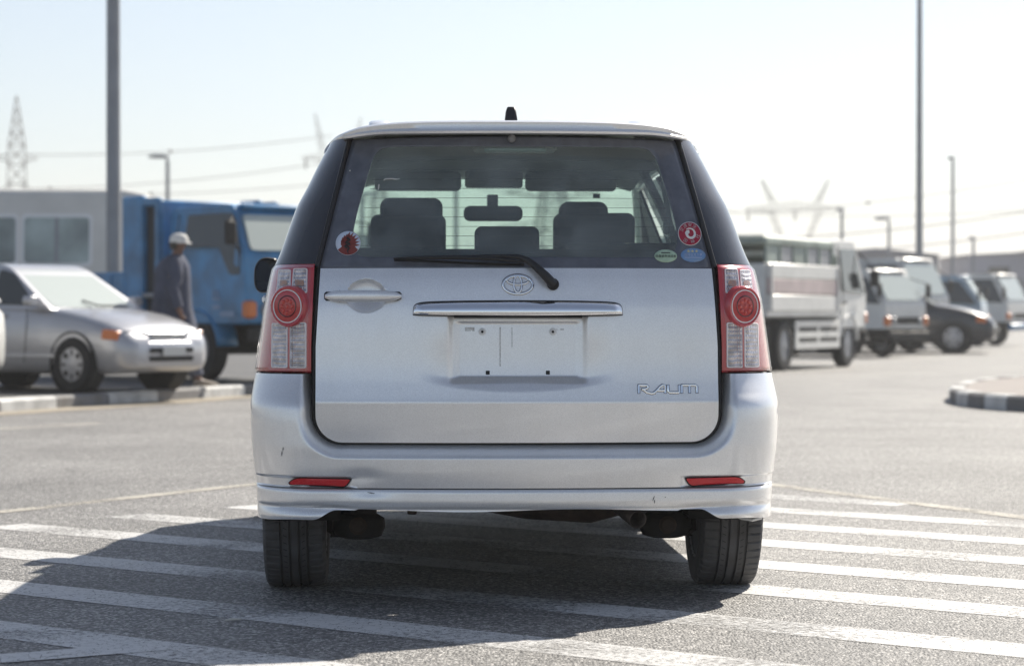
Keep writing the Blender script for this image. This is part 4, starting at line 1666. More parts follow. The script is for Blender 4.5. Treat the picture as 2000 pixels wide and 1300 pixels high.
M_ORANGE = pmat('amber_lens', (.60, .15, .02), .3, coat=.5)
M_HLAMP = pmat('headlamp_lens', (.30, .31, .33), .3, .2, coat=.4)
M_GREEN = pmat('green_panel', (.34, .40, .36), .6, var=.3, vscale=2)
M_REDBAND = pmat('red_band', (.56, .46, .45), .5, var=.2, vscale=2)
M_PLATE = pmat('number_plate', (.55, .55, .53), .5)
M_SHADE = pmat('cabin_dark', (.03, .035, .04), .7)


def bg_wheel(parent, x, y, r, w, side, cover=True):
    """tyre with cover; side is the outward direction"""
    t = MB().lathe([(r * .62, -w / 2), (r * .93, -w / 2), (r, -w * .36), (r, w * .36), (r * .93, w / 2), (r * .62, w / 2)], 28, (0, 0, 0), 'x', close=True).build('wheel', M_TYRE, parent)
    t.location = (x, y, r)
    MB().lathe([(.001, side * w * .42), (r * .15, side * w * .44), (r * .3, side * w * .36), (r * .6, side * w * .43), (r * .66, side * w * .40), (r * .66, -side * w * .3), (.001, -side * w * .3)], 24, (0, 0, 0), 'x').build('wheel_cover', M_HUB if cover else M_STEEL, t)
    if cover:
        for j in range(8):
            a = 2 * PI * j / 8
            MB().box((side * w * .425, r * .45 * math.cos(a), r * .45 * math.sin(a)), (.016, r * (.07 + .15 * abs(math.cos(a))), r * (.07 + .15 * abs(math.sin(a)))), .006).build('cover_slot', M_CHAS, t)
    return t


def body_ring(w, zb, zt, crown, y):
    h = zt - zb
    half = [(.0, zb), (.80 * w, zb), (.93 * w, zb + .05 * h), (.975 * w, zb + .18 * h), (1.0 * w, zb + .48 * h), (.992 * w, zb + .70 * h), (.965 * w, zb + .88 * h), (.92 * w, zt - .015), (.80 * w, zt + .35 * crown), (.45 * w, zt + .85 * crown), (0, zt + crown)]
    return [(x, y, z) for x, z in half] + [(-x, y, z) for x, z in reversed(half[1:-1])]


def side_panel(poly, hw, s, off, mat, name, parent, th=.012):
    """thin plate lying on a side: poly in (y, z), hw(y, z) = half width"""
    outer_ = [(s * (hw(y, z) + off), y, z) for y, z in poly]
    inner_ = [(s * (hw(y, z) + off - th), y, z) for y, z in poly]
    return MB().loft([inner_, outer_]).build(name, mat, parent, angle=30)


def front_panel(poly, yf, off, mat, name, parent, th=.012):
    outer_ = [(x, yf(x, z) + off, z) for x, z in poly]
    inner_ = [(x, yf(x, z) + off - th, z) for x, z in poly]
    return MB().loft([inner_, outer_]).build(name, mat, parent, angle=30)


def hatchback(name, label, loc, rz, paint, windscreen, group=None, dark_roof=None):
    c = thing(name, label, 'car', loc, rz, group)
    st = [(-1.74, .60, .34, .62, .0), (-1.70, .72, .26, .80, .01), (-1.58, .78, .21, .90, .01), (-1.2, .80, .19, .92, .01), (-.4, .81, .18, .91, .01), (.4, .81, .18, .885, .01), (.72, .81, .18, .865, .015), (.95, .805, .18, .835, .035), (1.25, .795, .18, .785, .045), (1.5, .775, .19, .725, .045), (1.68, .745, .20, .665, .04), (1.78, .71, .22, .615, .03), (1.85, .65, .25, .56, .01), (1.885, .56, .29, .50, 0)]
    MB().loft([body_ring(w, zb, zt, cr, y) for y, w, zb, zt, cr in st]).build('body', paint, c, angle=50)
    # cabin: sides lean in towards the roof
    zb, zt = .885, 1.345
    hw = lambda y, z: .775 - .165 * max(0, z - zb) / (zt - zb)
    prof = round_poly([(-1.66, zb), (-1.30, zt - .02), (-.9, zt + .015), (-.02, zt), (.80, zb - .03)], [.05, .16, .3, .16, .02], 5)
    MB().loft([[(-hw(y, z), y, z) for y, z in prof], [(hw(y, z), y, z) for y, z in prof]]).build('cabin', paint, c, bevel=.04, seg=3, angle=50)
    for s in (-1, 1):
        for poly in ([(-.10, .915), (.56, .905), (.12, 1.245), (-.06, 1.285), (-.12, 1.28)], [(-.98, .915), (-.17, .915), (-.19, 1.285), (-.86, 1.285)], [(-1.38, .935), (-1.05, .925), (-.96, 1.27), (-1.16, 1.25)]):
            side_panel(round_poly(poly, .05, 4), hw, s, .006, M_WGLASS, 'side_window', c)
        for ay in (1.14, -1.16):
            MB().lathe([(.001, s * .60), (.325, s * .60), (.335, s * .806), (.318, s * .812), (.312, s * .78), (.001, s * .76)], 32, (0, ay, .30), 'x').build('wheel_arch', M_CHAS, c)
            bg_wheel(c, s * .735, ay, .287, .175, s)
        MB().loft([[(s * (.80 + dx), y, .95 + dz) for dx, dz in ((0, -.05), (.13, -.055), (.15, .0), (.13, .055), (0, .05))] for y in (.52, .60, .64)]).build('door_mirror', paint, c, bevel=.015)
        # lamps wrap the front corners
        front_panel(round_poly([(s * .30, .555), (s * .63, .545), (s * .625, .645), (s * .32, .625)], .02, 3), lambda x, z: 1.845 - .25 * max(0, abs(x) - .42) - .55 * max(0, z - .56), .012, M_HLAMP, 'headlamp', c, .05)
        side_panel(round_poly([(1.55, .555), (1.745, .54), (1.735, .635), (1.57, .655)], .02, 3), lambda y, z: .80 - .23 * max(0, y - 1.45) - .30 * max(0, y - 1.66), s, .006, M_ORANGE, 'turn_lamp', c, .08)
        side_panel([(-1.5, .36), (1.0, .36), (1.0, .395), (-1.5, .395)], lambda y, z: .808, s, .006, paint, 'rub_strip', c, .02)
        MB().tube([(s * .812, y, z) for y, z in ((.42, .30), (.45, .6), (.47, .87))], .004, 5).build('door_gap', M_CHAS, c)
        front_panel(round_poly([(s * .45, .58), (s * .70, .58), (s * .68, .76), (s * .50, .76)], .02, 3), lambda x, z: -1.70 + .2 * max(0, abs(x) - .5), -.02, M_STK_R, 'tail_lamp', c, -.05)
        MB().box((s * .815, .05, .80), (.02, .17, .03), .008).build('door_handle', paint, c)
    wx = lambda x, z: .80 - (z - .855) * 1.70
    front_panel(round_poly([(-.69, .885), (.69, .885), (.555, 1.285), (-.555, 1.285)], .05, 5), wx, .010, windscreen, 'windscreen', c, .02)
    rwx = lambda x, z: -1.66 + (z - .885) * .78
    front_panel(round_poly([(-.66, .93), (.66, .93), (.56, 1.27), (-.56, 1.27)], .05, 5), rwx, -.010, M_WGLASS, 'rear_window', c, -.02)
    MB().tube([(-.5, .80, .90), (.0, .79, .905), (.12, .66, .96)], .009, 6).build('wiper', M_CHAS, c)
    # grille, bumper slots and plate
    front_panel(round_poly([(-.30, .555), (.30, .555), (.30, .615), (-.30, .615)], .02, 3), lambda x, z: 1.865 - .6 * max(0, z - .56), .008, M_HLAMP, 'grille', c, .04)
    front_panel([(-.28, .575), (.28, .575), (.28, .598), (-.28, .598)], lambda x, z: 1.865 - .6 * max(0, z - .56), .012, M_CHAS, 'grille_slot', c, .04)
    FB = MB().loft([[(t * .74, 1.90 - .09 * t * t - .20 * max(0, abs(t) - .8) / .2 + dy, z) for t in lin(-1, 1, 17)] + [(t * .70, 1.60, z) for t in lin(1, -1, 9)] for z, dy in ((.24, -.04), (.28, 0), (.40, .012), (.50, .012), (.535, -.02))]).build('front_bumper', paint, c, angle=50)
    for z in (.345, .435):
        front_panel(round_rect(-.36, .36, z - .026, z + .026, .02, 3), lambda x, z: 1.912 - .09 * (x / .74)**2, .018, M_CHAS, 'bumper_slot', FB, .03)
    front_panel(round_rect(-.19, .19, .375, .465, .01, 2), lambda x, z: 1.922, .02, M_PLATE, 'number_plate', FB, .01)
    return c


def cab_truck(name, label, loc, rz, paint, W=1.70, zr=2.05, zf=.62, zb=1.20, cl=1.55, rake=.30, wheelbase=2.5, r=.37, group=None, windscreen=None, bed=None, drop_window=False, lamp=True, bumper_paint=None):
    """cab-over truck; origin on the ground under the middle of the front bumper"""
    c = thing(name, label, 'truck', loc, rz, group)
    W2 = W / 2
    hw = lambda y, z: W2 - .11 * max(0, z - zb) / (zr - zb) - .02 * max(0, zb - z)
    prof = round_poly([(-cl, zf), (-cl, zr - .02), (-rake - .05, zr), (-.02, zb), (0, zf)], [.03, .10, .14, .06, .05], 5)
    MB().loft([[(-hw(y, z), y, z) for y, z in prof], [(hw(y, z), y, z) for y, z in prof]]).build('cab', paint, c, bevel=.06, seg=3, angle=50)
    yf = lambda x, z: -.02 - (rake + .03) * max(0, z - zb) / (zr - zb)
    front_panel(round_poly([(-W2 + .10, zb + .06), (W2 - .10, zb + .06), (W2 - .17, zr - .13), (-W2 + .17, zr - .13)], .06, 4), yf, .035, windscreen or M_PALEGL, 'windscreen', c, .05)
    MB().box((0, -rake - .02, zr - .035), (W - .34, .16, .07), .03).build('roof_lip', paint, c)
    for s in (-1, 1):
        if drop_window:
            poly = [(-1.22, zb + .10), (-.52, zb + .10), (-.30, zb - .22), (-.10, zb - .22), (-.10, zb + .05), (-.35, zr - .11), (-1.24, zr - .11)]
            rr = [.05, .06, .06, .05, .04, .06, .05]
        else:
            poly = [(-cl + .28, zb + .04), (-.14, zb - .02), (-rake - .10, zr - .16), (-cl + .30, zr - .16)]
            rr = .05
        side_panel(round_poly(poly, rr, 4), hw, s, .010, M_WGLASS, 'door_window', c, .03)
        MB().tube([(s * (hw(-cl + .2, z) + .004), -cl + .2, z) for z in (zf + .1, zb, zr - .1)], .006, 5).build('door_gap', M_CHAS, c)
        MB().box((s * (W2 + .006), -cl + .34, zb - .16), (.02, .15, .04), .008).build('door_handle', M_CHAS, c)
        # mirror on its stay
        mr_ = MB().box((s * (W2 + .16), -.06, zb + .26), (.16, .07, .28), .03).build('wing_mirror', M_CHAS, c)
        MB().tube([(s * (W2 - .05), -.14, zb + .02), (s * (W2 + .10), -.08, zb + .12), (s * (W2 + .16), -.06, zb + .40), (s * (W2 - .08), -rake, zr - .16)], .012, 6).build('mirror_stay', M_CHAS, mr_)
        if lamp:
            MB().box((s * (W2 - .065), -.01, zf + .17), (.15, .13, .20), .025).build('turn_lamp', M_ORANGE, c)
            MB().lathe([(.001, .045), (.07, .04), (.085, .02), (.085, -.03)], 20, (s * (W2 - .30), .0, zf + .17), 'y').build('headlamp', M_HLAMP, c)
        # mudguard arc and wheels
        arc = lin(.10, PI - .25, 14)
        MB().grid([[(s * (W2 + .01 - dx), -.98 + (r + .10) * math.cos(a), r + (r + .10) * math.sin(a)) for dx in (0, .28)] for a in arc]).build('mudguard', paint, c, solid=.03)
        bg_wheel(c, s * (W2 - .12), -.98, r, .20, s, False)
        bg_wheel(c, s * (W2 - .14), -.98 - wheelbase, r, .28, s, False)
    MB().box((0, .04, zf - .13), (W - .04, .14, .20), .04).build('bumper', bumper_paint or M_CHAS, c)
    MB().box((0, .0, zf + .18), (W - .62, .05, .14), .02).build('grille', M_CHAS, c)
    for s in (-1, 1):
        MB().box((s * .36, -.98 - wheelbase * .5, zf - .08), (.08, wheelbase + 1.6, .16), .01).build('chassis_rail', M_CHAS, c)
    MB().box((0, -.98, r), (W - .3, .12, .12), .02).build('axle', M_CHAS, c)
    MB().box((0, -.98 - wheelbase, r), (W - .3, .14, .14), .02).build('axle', M_CHAS, c)
    MB().box((-W2 + .22, -.98 - wheelbase * .45, zf - .20), (.34, .7, .34), .04).build('fuel_tank', M_CHAS, c)
    if bed:
        bed(c, W2, cl, zf, wheelbase)
    return c


# ================================================================== LEFT SIDE
hb = hatchback('parked_hatchback', 'silver hatchback parked behind the kerb on the left, nose to the right', (-4.0 - 1.14 * .9 * .839, 25.55 + 1.14 * .9 * .545, LOT_Z), heading(.839, -.545), M_SILV2, M_PALEGL)
hb.scale = (.9, .9, .96)
hatchback('parked_hatchback', 'white hatchback cut off by the left picture edge, only its tail showing', (-6.66, 23.55, LOT_Z), heading(-.985, .17), M_WHITE, M_WGLASS)


def blue_bed(c, W2, cl, zf, wb):
    y1, y0 = -cl - .10, -cl - .10 - 3.1
    z0, z1 = zf + .12, zf + .62
    bd = MB().box((0, (y0 + y1) / 2, z0 - .02), (W2 * 2 + .06, y1 - y0, .06), .01).build('bed_floor', M_BLUE, c)
    for s in (-1, 1):
        MB().box((s * (W2 + .03), (y0 + y1) / 2 - .3, (z0 + z1) / 2), (.05, y1 - y0 - .7, z1 - z0), .012).build('side_board', M_BLUE, bd)
        for k in range(5):
            MB().box((s * (W2 + .062), y1 - .95 - k * .5, (z0 + z1) / 2), (.02, .06, z1 - z0 - .06), .006).build('board_rib', M_BLUE, bd)
        # tall locker and open frame behind the cab
        MB().box((s * (W2 - .01), y1 - .52, (z0 + 2.18) / 2 - .1), (.10, .42, 2.18 - z0 + .2), .02).build('locker_side', M_BLUE, bd)
        MB().box((s * (W2 - .01), y1 - .02, (z0 + 2.12) / 2), (.08, .08, 2.12 - z0), .01).build('frame_post', M_BLUE, bd)
        MB().box((s * (W2 - .01), y1 - .16, 2.10), (.09, .34, .10), .015).build('frame_rail', M_BLUE, bd)
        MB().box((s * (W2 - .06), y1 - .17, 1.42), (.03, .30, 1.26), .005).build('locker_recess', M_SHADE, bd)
        MB().box((s * (W2 + .01), y1 - .12, zf + .34), (.08, .34, .06), .015).build('frame_step', M_STEEL, bd)
    MB().box((0, y1 - .52, (z0 + 2.14) / 2), (W2 * 2 - .12, .38, 2.14 - z0), .02).build('locker_back', M_BLUE, bd)
    MB().box((0, y0 + .03, (z0 + z1) / 2), (W2 * 2, .05, z1 - z0), .012).build('tail_board', M_BLUE, bd)


BT = cab_truck('blue_truck', 'blue flatbed truck standing behind the man in the white cap', (-2.36, 28.68, LOT_Z), heading(.669, -.743), M_BLUE, W=1.72, zr=2.04, zf=.66, zb=1.44, cl=1.62, rake=.34, wheelbase=2.6, r=.37, bed=blue_bed, drop_window=True, windscreen=M_PALEGL)
# worn door markings: a crown-like crest over two lines of lettering
M_DECAL = pmat('faded_decal', (.26, .36, .52), .6)
for (y, z, w, h) in ((-.62, 1.00, .02, .10), (-.57, 1.02, .02, .08), (-.52, 1.00, .02, .10), (-.57, .95, .14, .025), (-.57, .86, .15, .05), (-.36, .78, .28, .06)):
    side_panel([(y - w / 2, z - h / 2), (y + w / 2, z - h / 2), (y + w / 2, z + h / 2), (y - w / 2, z + h / 2)], lambda y, z: .86 - .02 * max(0, 1.36 - z), 1, .008, M_DECAL, 'door_decal', BT, .006)


def minibus(name, label, loc, rz, L=7.0, W=2.05, H=2.62, paint=None, band=None):
    c = thing(name, label, 'bus', loc, rz)
    W2 = W / 2
    cs = round_poly([(-W2, .42), (-W2, 1.55), (-W2 + .13, H), (W2 - .13, H), (W2, 1.55), (W2, .42)], [.08, .3, .16, .16, .3, .08], 5)
    MB().loft([[(x * k, y, .42 + (z - .42) * k2) for x, z in cs] for y, k, k2 in ((-L / 2, .94, .96), (-L / 2 + .12, 1, 1), (L / 2 - .5, 1, 1), (L / 2 - .15, .98, .97), (L / 2, .93, .70))]).build('body', paint, c, angle=40)
    hw = lambda y, z: W2 - .13 * max(0, z - 1.55) / (H - 1.55)
    for s in (-1, 1):
        y = -L / 2 + .35
        k = 0
        while y < L / 2 - 1.0:
            w = 1.02
            side_panel(round_rect(y - .05, y + w + .05, 1.52, 2.36, .08, 3), hw, s, .003, M_BUSFR, 'window_frame', c, .03)
            wd = side_panel(round_rect(y, y + w, 1.58, 2.30, .06, 3), hw, s, .006, M_BUSGL, 'side_window', c, .03)
            side_panel([(y + w * .5 - .03, 1.58), (y + w * .5 + .03, 1.58), (y + w * .5 + .03, 2.30), (y + w * .5 - .03, 2.30)], hw, s, .012, M_STEEL, 'window_divider', wd, .02)
            y += w + .13
            k += 1
        side_panel([(-L / 2 + .1, 1.18), (L / 2 - .3, 1.18), (L / 2 - .3, 1.28), (-L / 2 + .1, 1.28)], hw, s, .005, band or M_STEEL, 'side_band', c, .02)
        bg_wheel(c, s * (W2 - .13), L / 2 - 1.5, .37, .2, s, False)
        bg_wheel(c, s * (W2 - .13), -L / 2 + 1.7, .37, .2, s, False)
        MB().lathe([(.001, s * (W2 - .2)), (.43, s * (W2 - .2)), (.43, s * (W2 + .004)), (.001, s * (W2 - .05))], 24, (0, L / 2 - 1.5, .40), 'x').build('wheel_arch', M_CHAS, c)
        MB().lathe([(.001, s * (W2 - .2)), (.43, s * (W2 - .2)), (.43, s * (W2 + .004)), (.001, s * (W2 - .05))], 24, (0, -L / 2 + 1.7, .40), 'x').build('wheel_arch', M_CHAS, c)
    front_panel(round_rect(-W2 + .15, W2 - .15, 1.25, 2.05, .1, 4), lambda x, z: L / 2 - .02 - .25 * max(0, z - 1.2), .02, M_PALEGL, 'windscreen', c, .04)
    front_panel(round_rect(-W2 + .25, W2 - .25, 1.40, 2.10, .1, 4), lambda x, z: -L / 2 + .03, -.02, M_WGLASS, 'rear_window', c, -.04)
    MB().box((0, -L / 2, .55), (W - .1, .16, .22), .05).build('bumper', M_CHAS, c)
    MB().box((0, L / 2 - .02, .55), (W - .1, .16, .22), .05).build('bumper', M_CHAS, c)
    return c


minibus('parked_bus', 'grey and white minibus behind the silver hatchback and the lamp post', (-9.2, 40.3, LOT_Z), heading(1, .06), 7.0, 2.05, 2.76, M_BUSW, M_WHITE)

# ---- man in a long blue-grey shirt and white cap
PER = thing('person', 'man in a white cap and long blue-grey shirt walking past the blue truck', 'person', (-3.64, 26.75, LOT_Z), R(12))
J = [
    ((0, 0, .88), .13), ((.01, 0, 1.08), .125), ((.02, 0, 1.27), .14), ((.045, 0, 1.385), .06), ((.065, 0, 1.45), .055), ((.075, 0, 1.53), .085), ((.078, 0, 1.585), .07),
    ((0, -.09, .84), .095), ((.15, -.09, .47), .062), ((.26, -.09, .09), .042), ((.31, -.09, .045), .04), ((.41, -.10, .03), .028),
    ((0, .09, .84), .095), ((-.03, .09, .47), .062), ((-.22, .09, .13), .042), ((-.19, .09, .06), .04), ((-.10, .10, .03), .028),
    ((.02, -.17, 1.315), .065), ((-.03, -.245, 1.07), .036), ((.05, -.25, .83), .030), ((.08, -.25, .775), .028),
    ((.02, .17, 1.315), .065), ((.03, .24, 1.07), .036), ((.12, .235, .84), .030), ((.15, .235, .785), .028),
    ((.145, 0, 1.515), .022), ((.125, 0, 1.475), .03)]
E_ = [(0, 1), (1, 2), (2, 3), (3, 4), (4, 5), (5, 6), (0, 7), (7, 8), (8, 9), (9, 10), (10, 11), (0, 12), (12, 13), (13, 14), (14, 15), (15, 16), (2, 17), (17, 18), (18, 19), (19, 20), (2, 21), (21, 22), (22, 23), (23, 24), (5, 25), (5, 26)]
for hand, sgn in ((20, -1), (24, 1)):
    hx, hy, hz = J[hand][0]
    for f, (dy, dz, L) in enumerate(((.018, .018, .045), (.012, .008, .07), (.004, 0, .075), (-.006, -.008, .07), (-.014, -.016, .055))):
        J.append(((hx + dz * 1.2 + .012, hy + dy * .6, hz - L * .55), .0095))
        J.append(((hx + dz * 1.5 + .026, hy + dy * .8 - .008 * sgn, hz - L * .92), .008))
        E_ += [(hand, len(J) - 2), (len(J) - 2, len(J) - 1)]
me = bpy.data.meshes.new('body')
me.from_pydata([j[0] for j in J], E_, [])
M_SKIN = pmat('skin', (.16, .075, .045), .5)
body = link(me, 'body', M_SKIN, PER, smooth=False)
sm = body.modifiers.new('skin', 'SKIN')
me.skin_vertices or None
for i, (_, r_) in enumerate(J):
    me.skin_vertices[0].data[i].radius = (r_, r_)
    me.skin_vertices[0].data[i].use_root = (i == 0)
sm.use_smooth_shade = True
sb = body.modifiers.new('sub', 'SUBSURF')
sb.levels = sb.render_levels = 2
M_KURTA = pmat('blue_grey_cloth', (.055, .065, .105), .9, var=.3, vscale=9, bump=1.0, bscale=14)
rings = []
for z, rx, ry, cx in ((.44, .25, .22, .03), (.50, .245, .215, .03), (.65, .215, .20, .02), (.85, .185, .195, .005), (1.0, .175, .185, .005), (1.15, .170, .195, .005), (1.28, .160, .215, .01), (1.345, .125, .20, .02), (1.385, .085, .11, .035), (1.41, .066, .07, .042)):
    rings.append([(cx + 1.12 * rx * math.cos(a) * (1 + .05 * math.sin(5 * a) * (1 if z < .9 else .2)), ry * math.sin(a) * (1 + .05 * math.cos(4 * a) * (1 if z < .9 else .2)), z) for a in [2 * PI * j / 28 for j in range(28)]])
MB().loft(rings, cap=False).build('long_shirt', M_KURTA, PER, angle=180, solid=-.006)
for s, el, wr in ((-1, (-.03, -.245, 1.07), (.045, -.25, .845)), (1, (.03, .24, 1.07), (.115, .235, .855))):
    MB().tube([(.02, s * .13, 1.335), (.02, s * .185, 1.28), (.025, s * .225, 1.15), el, ((el[0] + wr[0]) / 2, (el[1] + wr[1]) / 2, (el[2] + wr[2]) / 2), wr], [.078, .084, .078, .078, .068, .058], 12).build('sleeve', M_KURTA, PER)
for s, k, an in ((-1, (.15, -.09, .47), (.255, -.09, .12)), (1, (-.03, .09, .47), (-.215, .09, .16))):
    MB().tube([(0, s * .09, .80), (k[0], k[1], k[2]), ((k[0] + an[0]) / 2, s * .09, (k[2] + an[2]) / 2), an], [.12, .10, .085, .075], 12).build('trouser_leg', pmat('trouser_cloth', (.10, .11, .15), .9), PER)
    tx = .33 if s < 0 else -.16
    MB().loft([[(tx - .11 + L * q, s * .095 + w * math.sin(a) * (1 if q < .9 else .6), .012 + max(0, h * (1 - .55 * q)) * (.5 + .5 * math.cos(a))) for a in [2 * PI * j / 12 for j in range(12)]] for q, L, w, h in ((0, .27, .03, .07), (.15, .27, .045, .09), (.5, .27, .05, .085), (.85, .27, .045, .07), (1, .27, .025, .04))]).build('shoe', pmat('shoe_leather', (.30, .26, .22), .7), PER)
MB().loft([[(.075 + k * .100 * math.cos(a), k * .085 * math.sin(a), z) for a in [2 * PI * j / 20 for j in range(20)]] for z, k in ((1.535, 1.0), (1.57, 1.02), (1.605, .93), (1.632, .68), (1.642, .3))]).build('cap', pmat('white_cotton', (.66, .65, .62), .9), PER)
MB().loft([[(.13 + q * .075, (.072 - .03 * q * q) * t, 1.545 - .012 * q + .012 * (1 - t * t)) for t in lin(-1, 1, 9)] + [(.13 + q * .075, (.072 - .03 * q * q) * t, 1.538 - .012 * q + .012 * (1 - t * t)) for t in lin(1, -1, 9)] for q in (0, .35, .7, 1.0)]).build('cap_peak', MATS['white_cotton'], PER)
MB().loft([[(.045 + k * .075 * math.cos(a), k * .080 * math.sin(a), z) for a in lin(PI * .5, PI * 1.5, 12)] + [(.03, k * .06 * math.sin(a), z) for a in lin(PI * 1.5, PI * .5, 6)] for z, k in ((1.47, .75), (1.50, 1.0), (1.545, 1.05))]).build('hair', pmat('grey_hair', (.05, .045, .04), .8), PER)
for s in (-1, 1):
    MB().loft([[(.07 + .016 * k * math.cos(a), s * (.076 + o_), 1.505 + .028 * k * math.sin(a)) for a in [2 * PI * j / 10 for j in range(10)]] for o_, k in ((0, 1), (.012, 1), (.016, .6))]).build('ear', M_SKIN, PER)
    MB().lathe([(.001, 0), (.007, 0), (.007, .006), (.001, .008)], 8, (.142, s * .032, 1.527), 'x').build('eye', M_SHADE, PER)
MB().tube([(.150, -.02, 1.465), (.155, 0, 1.464), (.150, .02, 1.465)], .005, 6).build('mouth', pmat('lip', (.10, .04, .035), .5), PER)


# ================================================================== RIGHT SIDE
def tipper_bed(c, W2, cl, zf, wb):
    y1, y0 = -cl - .12, -.98 - wb - .95
    z0, z1 = zf + .28, zf + 1.02
    bd = MB().box((0, (y0 + y1) / 2, z0 - .04), (W2 * 2 + .04, y1 - y0, .10), .015).build('bed_floor', M_WHITE, c)
    for s in (-1, 1):
        MB().box((s * (W2 + .03), (y0 + y1) / 2, z0 + .13), (.05, y1 - y0, .26), .012).build('lower_board', M_WHITE, bd)
        MB().box((s * (W2 + .03), (y0 + y1) / 2, z0 + .39), (.046, y1 - y0, .24), .012).build('middle_board', M_REDBAND, bd)
        MB().box((s * (W2 + .03), (y0 + y1) / 2, z0 + .63), (.05, y1 - y0, .23), .012).build('upper_board', M_WHITE, bd)
        for k in (0, 3):
            MB().box((s * (W2 + .065), y1 - .1 - k * (y1 - y0 - .2) / 3, (z0 + z1) / 2), (.025, .07, z1 - z0), .008).build('board_post', M_WHITE, bd)
        # side guard frame with four slots between the axles
        ga, gb_ = -1.50, -.98 - wb + .52
        gd = MB().box((s * (W2 - .02), (ga + gb_) / 2, .56), (.03, ga - gb_, .46), .01).build('side_guard', M_WHITE, c)
        for k in range(2):
            for m in range(2):
                L = (ga - gb_) / 2 - .22
                MB().box((s * (W2 - .02), gb_ + (ga - gb_) * (.27 + .46 * k), .48 + .17 * m), (.034, L, .075), .004).build('guard_slot', M_CHAS, gd)
        MB().box((s * (W2 - .14), y0 + .35, .52), (.05, .5, .40), .01).build('mud_flap', M_CHAS, c)
    MB().box((0, y0, (z0 + z1) / 2), (W2 * 2, .05, z1 - z0), .012).build('tail_board', M_WHITE, bd)
    MB().box((0, y1 + .02, (z0 + z1) / 2 + .1), (W2 * 2, .05, z1 - z0 + .2), .012).build('head_board', M_GREEN, bd)
    # green covered frame standing on the bed, open below its roof
    cv = MB().box((0, (y0 + y1) / 2, z1 + .36), (W2 * 2 - .04, y1 - y0 - .1, .16), .04).build('canopy', M_GREEN, bd)
    for s in (-1, 1):
        for k in range(6):
            MB().box((s * (W2 - .05), y0 + .15 + k * (y1 - y0 - .3) / 5, z1 + .15), (.05, .06, .34), .01).build('canopy_post', M_GREEN, cv)
        for k in range(5):
            MB().box((s * (W2 - .06), y0 + .15 + (k + .5) * (y1 - y0 - .3) / 5, z1 + .14), (.02, (y1 - y0 - .3) / 5 - .12, .28), .005).build('canopy_curtain', M_STEEL if k in (1, 3, 4) else M_GREEN, cv)


hx, hy = .42, .908
cab_truck('tipper_truck', 'white truck with red-banded boards and green canopy, just right of the silver car', (5.63 + .98 * hx - .79 * hy, 42.5 + .98 * hy + .79 * hx, 0), heading(hx, hy), M_WHITE, W=1.82, zr=2.16, zf=.66, zb=1.25, cl=1.6, rake=.34, wheelbase=3.4, r=.40, bed=tipper_bed, windscreen=M_PALEGL)


def plain_bed(c, W2, cl, zf, wb):
    y1, y0 = -cl - .1, -cl - 3.2
    bd = MB().box((0, (y0 + y1) / 2, zf + .12), (W2 * 2 + .04, y1 - y0, .10), .015).build('bed_floor', M_WHITE, c)
    for s in (-1, 1):
        MB().box((s * (W2 + .02), (y0 + y1) / 2, zf + .34), (.05, y1 - y0, .38), .012).build('side_board', M_WHITE, bd)
    MB().box((0, y1, zf + .55), (W2 * 2, .05, .9), .012).build('head_board', M_STEEL, bd)


cab_truck('light_truck', 'small white cab truck next to the tipper truck, amber lamp below its windscreen', (8.15, 51.6, 0), heading(.77, -.64), M_WHITE, W=1.62, zr=1.82, zf=.58, zb=1.12, cl=1.4, rake=.42, wheelbase=2.3, r=.32, bed=plain_bed, windscreen=M_PALEGL)
cab_truck('light_truck', 'taller white cab truck behind the small one, left of the right-hand lamp post', (9.85, 58.6, 0), heading(.80, -.60), M_WHITE, W=1.85, zr=2.20, zf=.70, zb=1.30, cl=1.6, rake=.40, wheelbase=2.8, r=.38, bed=plain_bed, windscreen=M_PALEGL)
dk = hatchback('dark_car', 'big dark car with sunlit bonnet in front of the pale blue cab', (8.75, 57.3, 0), heading(.975, -.22), M_DKPAINT, M_PALEGL)
dk.scale = (1.22, 1.22, 1.28)
cab_truck('light_truck', 'pale blue cab behind the dark car on the right', (12.1, 63.9, 0), heading(.96, -.28), M_LTBLUE, W=1.65, zr=1.88, zf=.60, zb=1.16, cl=1.5, rake=.48, wheelbase=2.4, r=.34, bed=plain_bed, windscreen=M_PALEGL)
cab_truck('light_truck', 'white cab truck with a blue bumper at the far right end of the row', (14.25, 70.2, 0), heading(.85, -.52), M_WHITE, W=1.75, zr=2.02, zf=.66, zb=1.22, cl=1.5, rake=.40, wheelbase=2.5, r=.36, bed=plain_bed, windscreen=M_PALEGL, bumper_paint=M_BLUE)


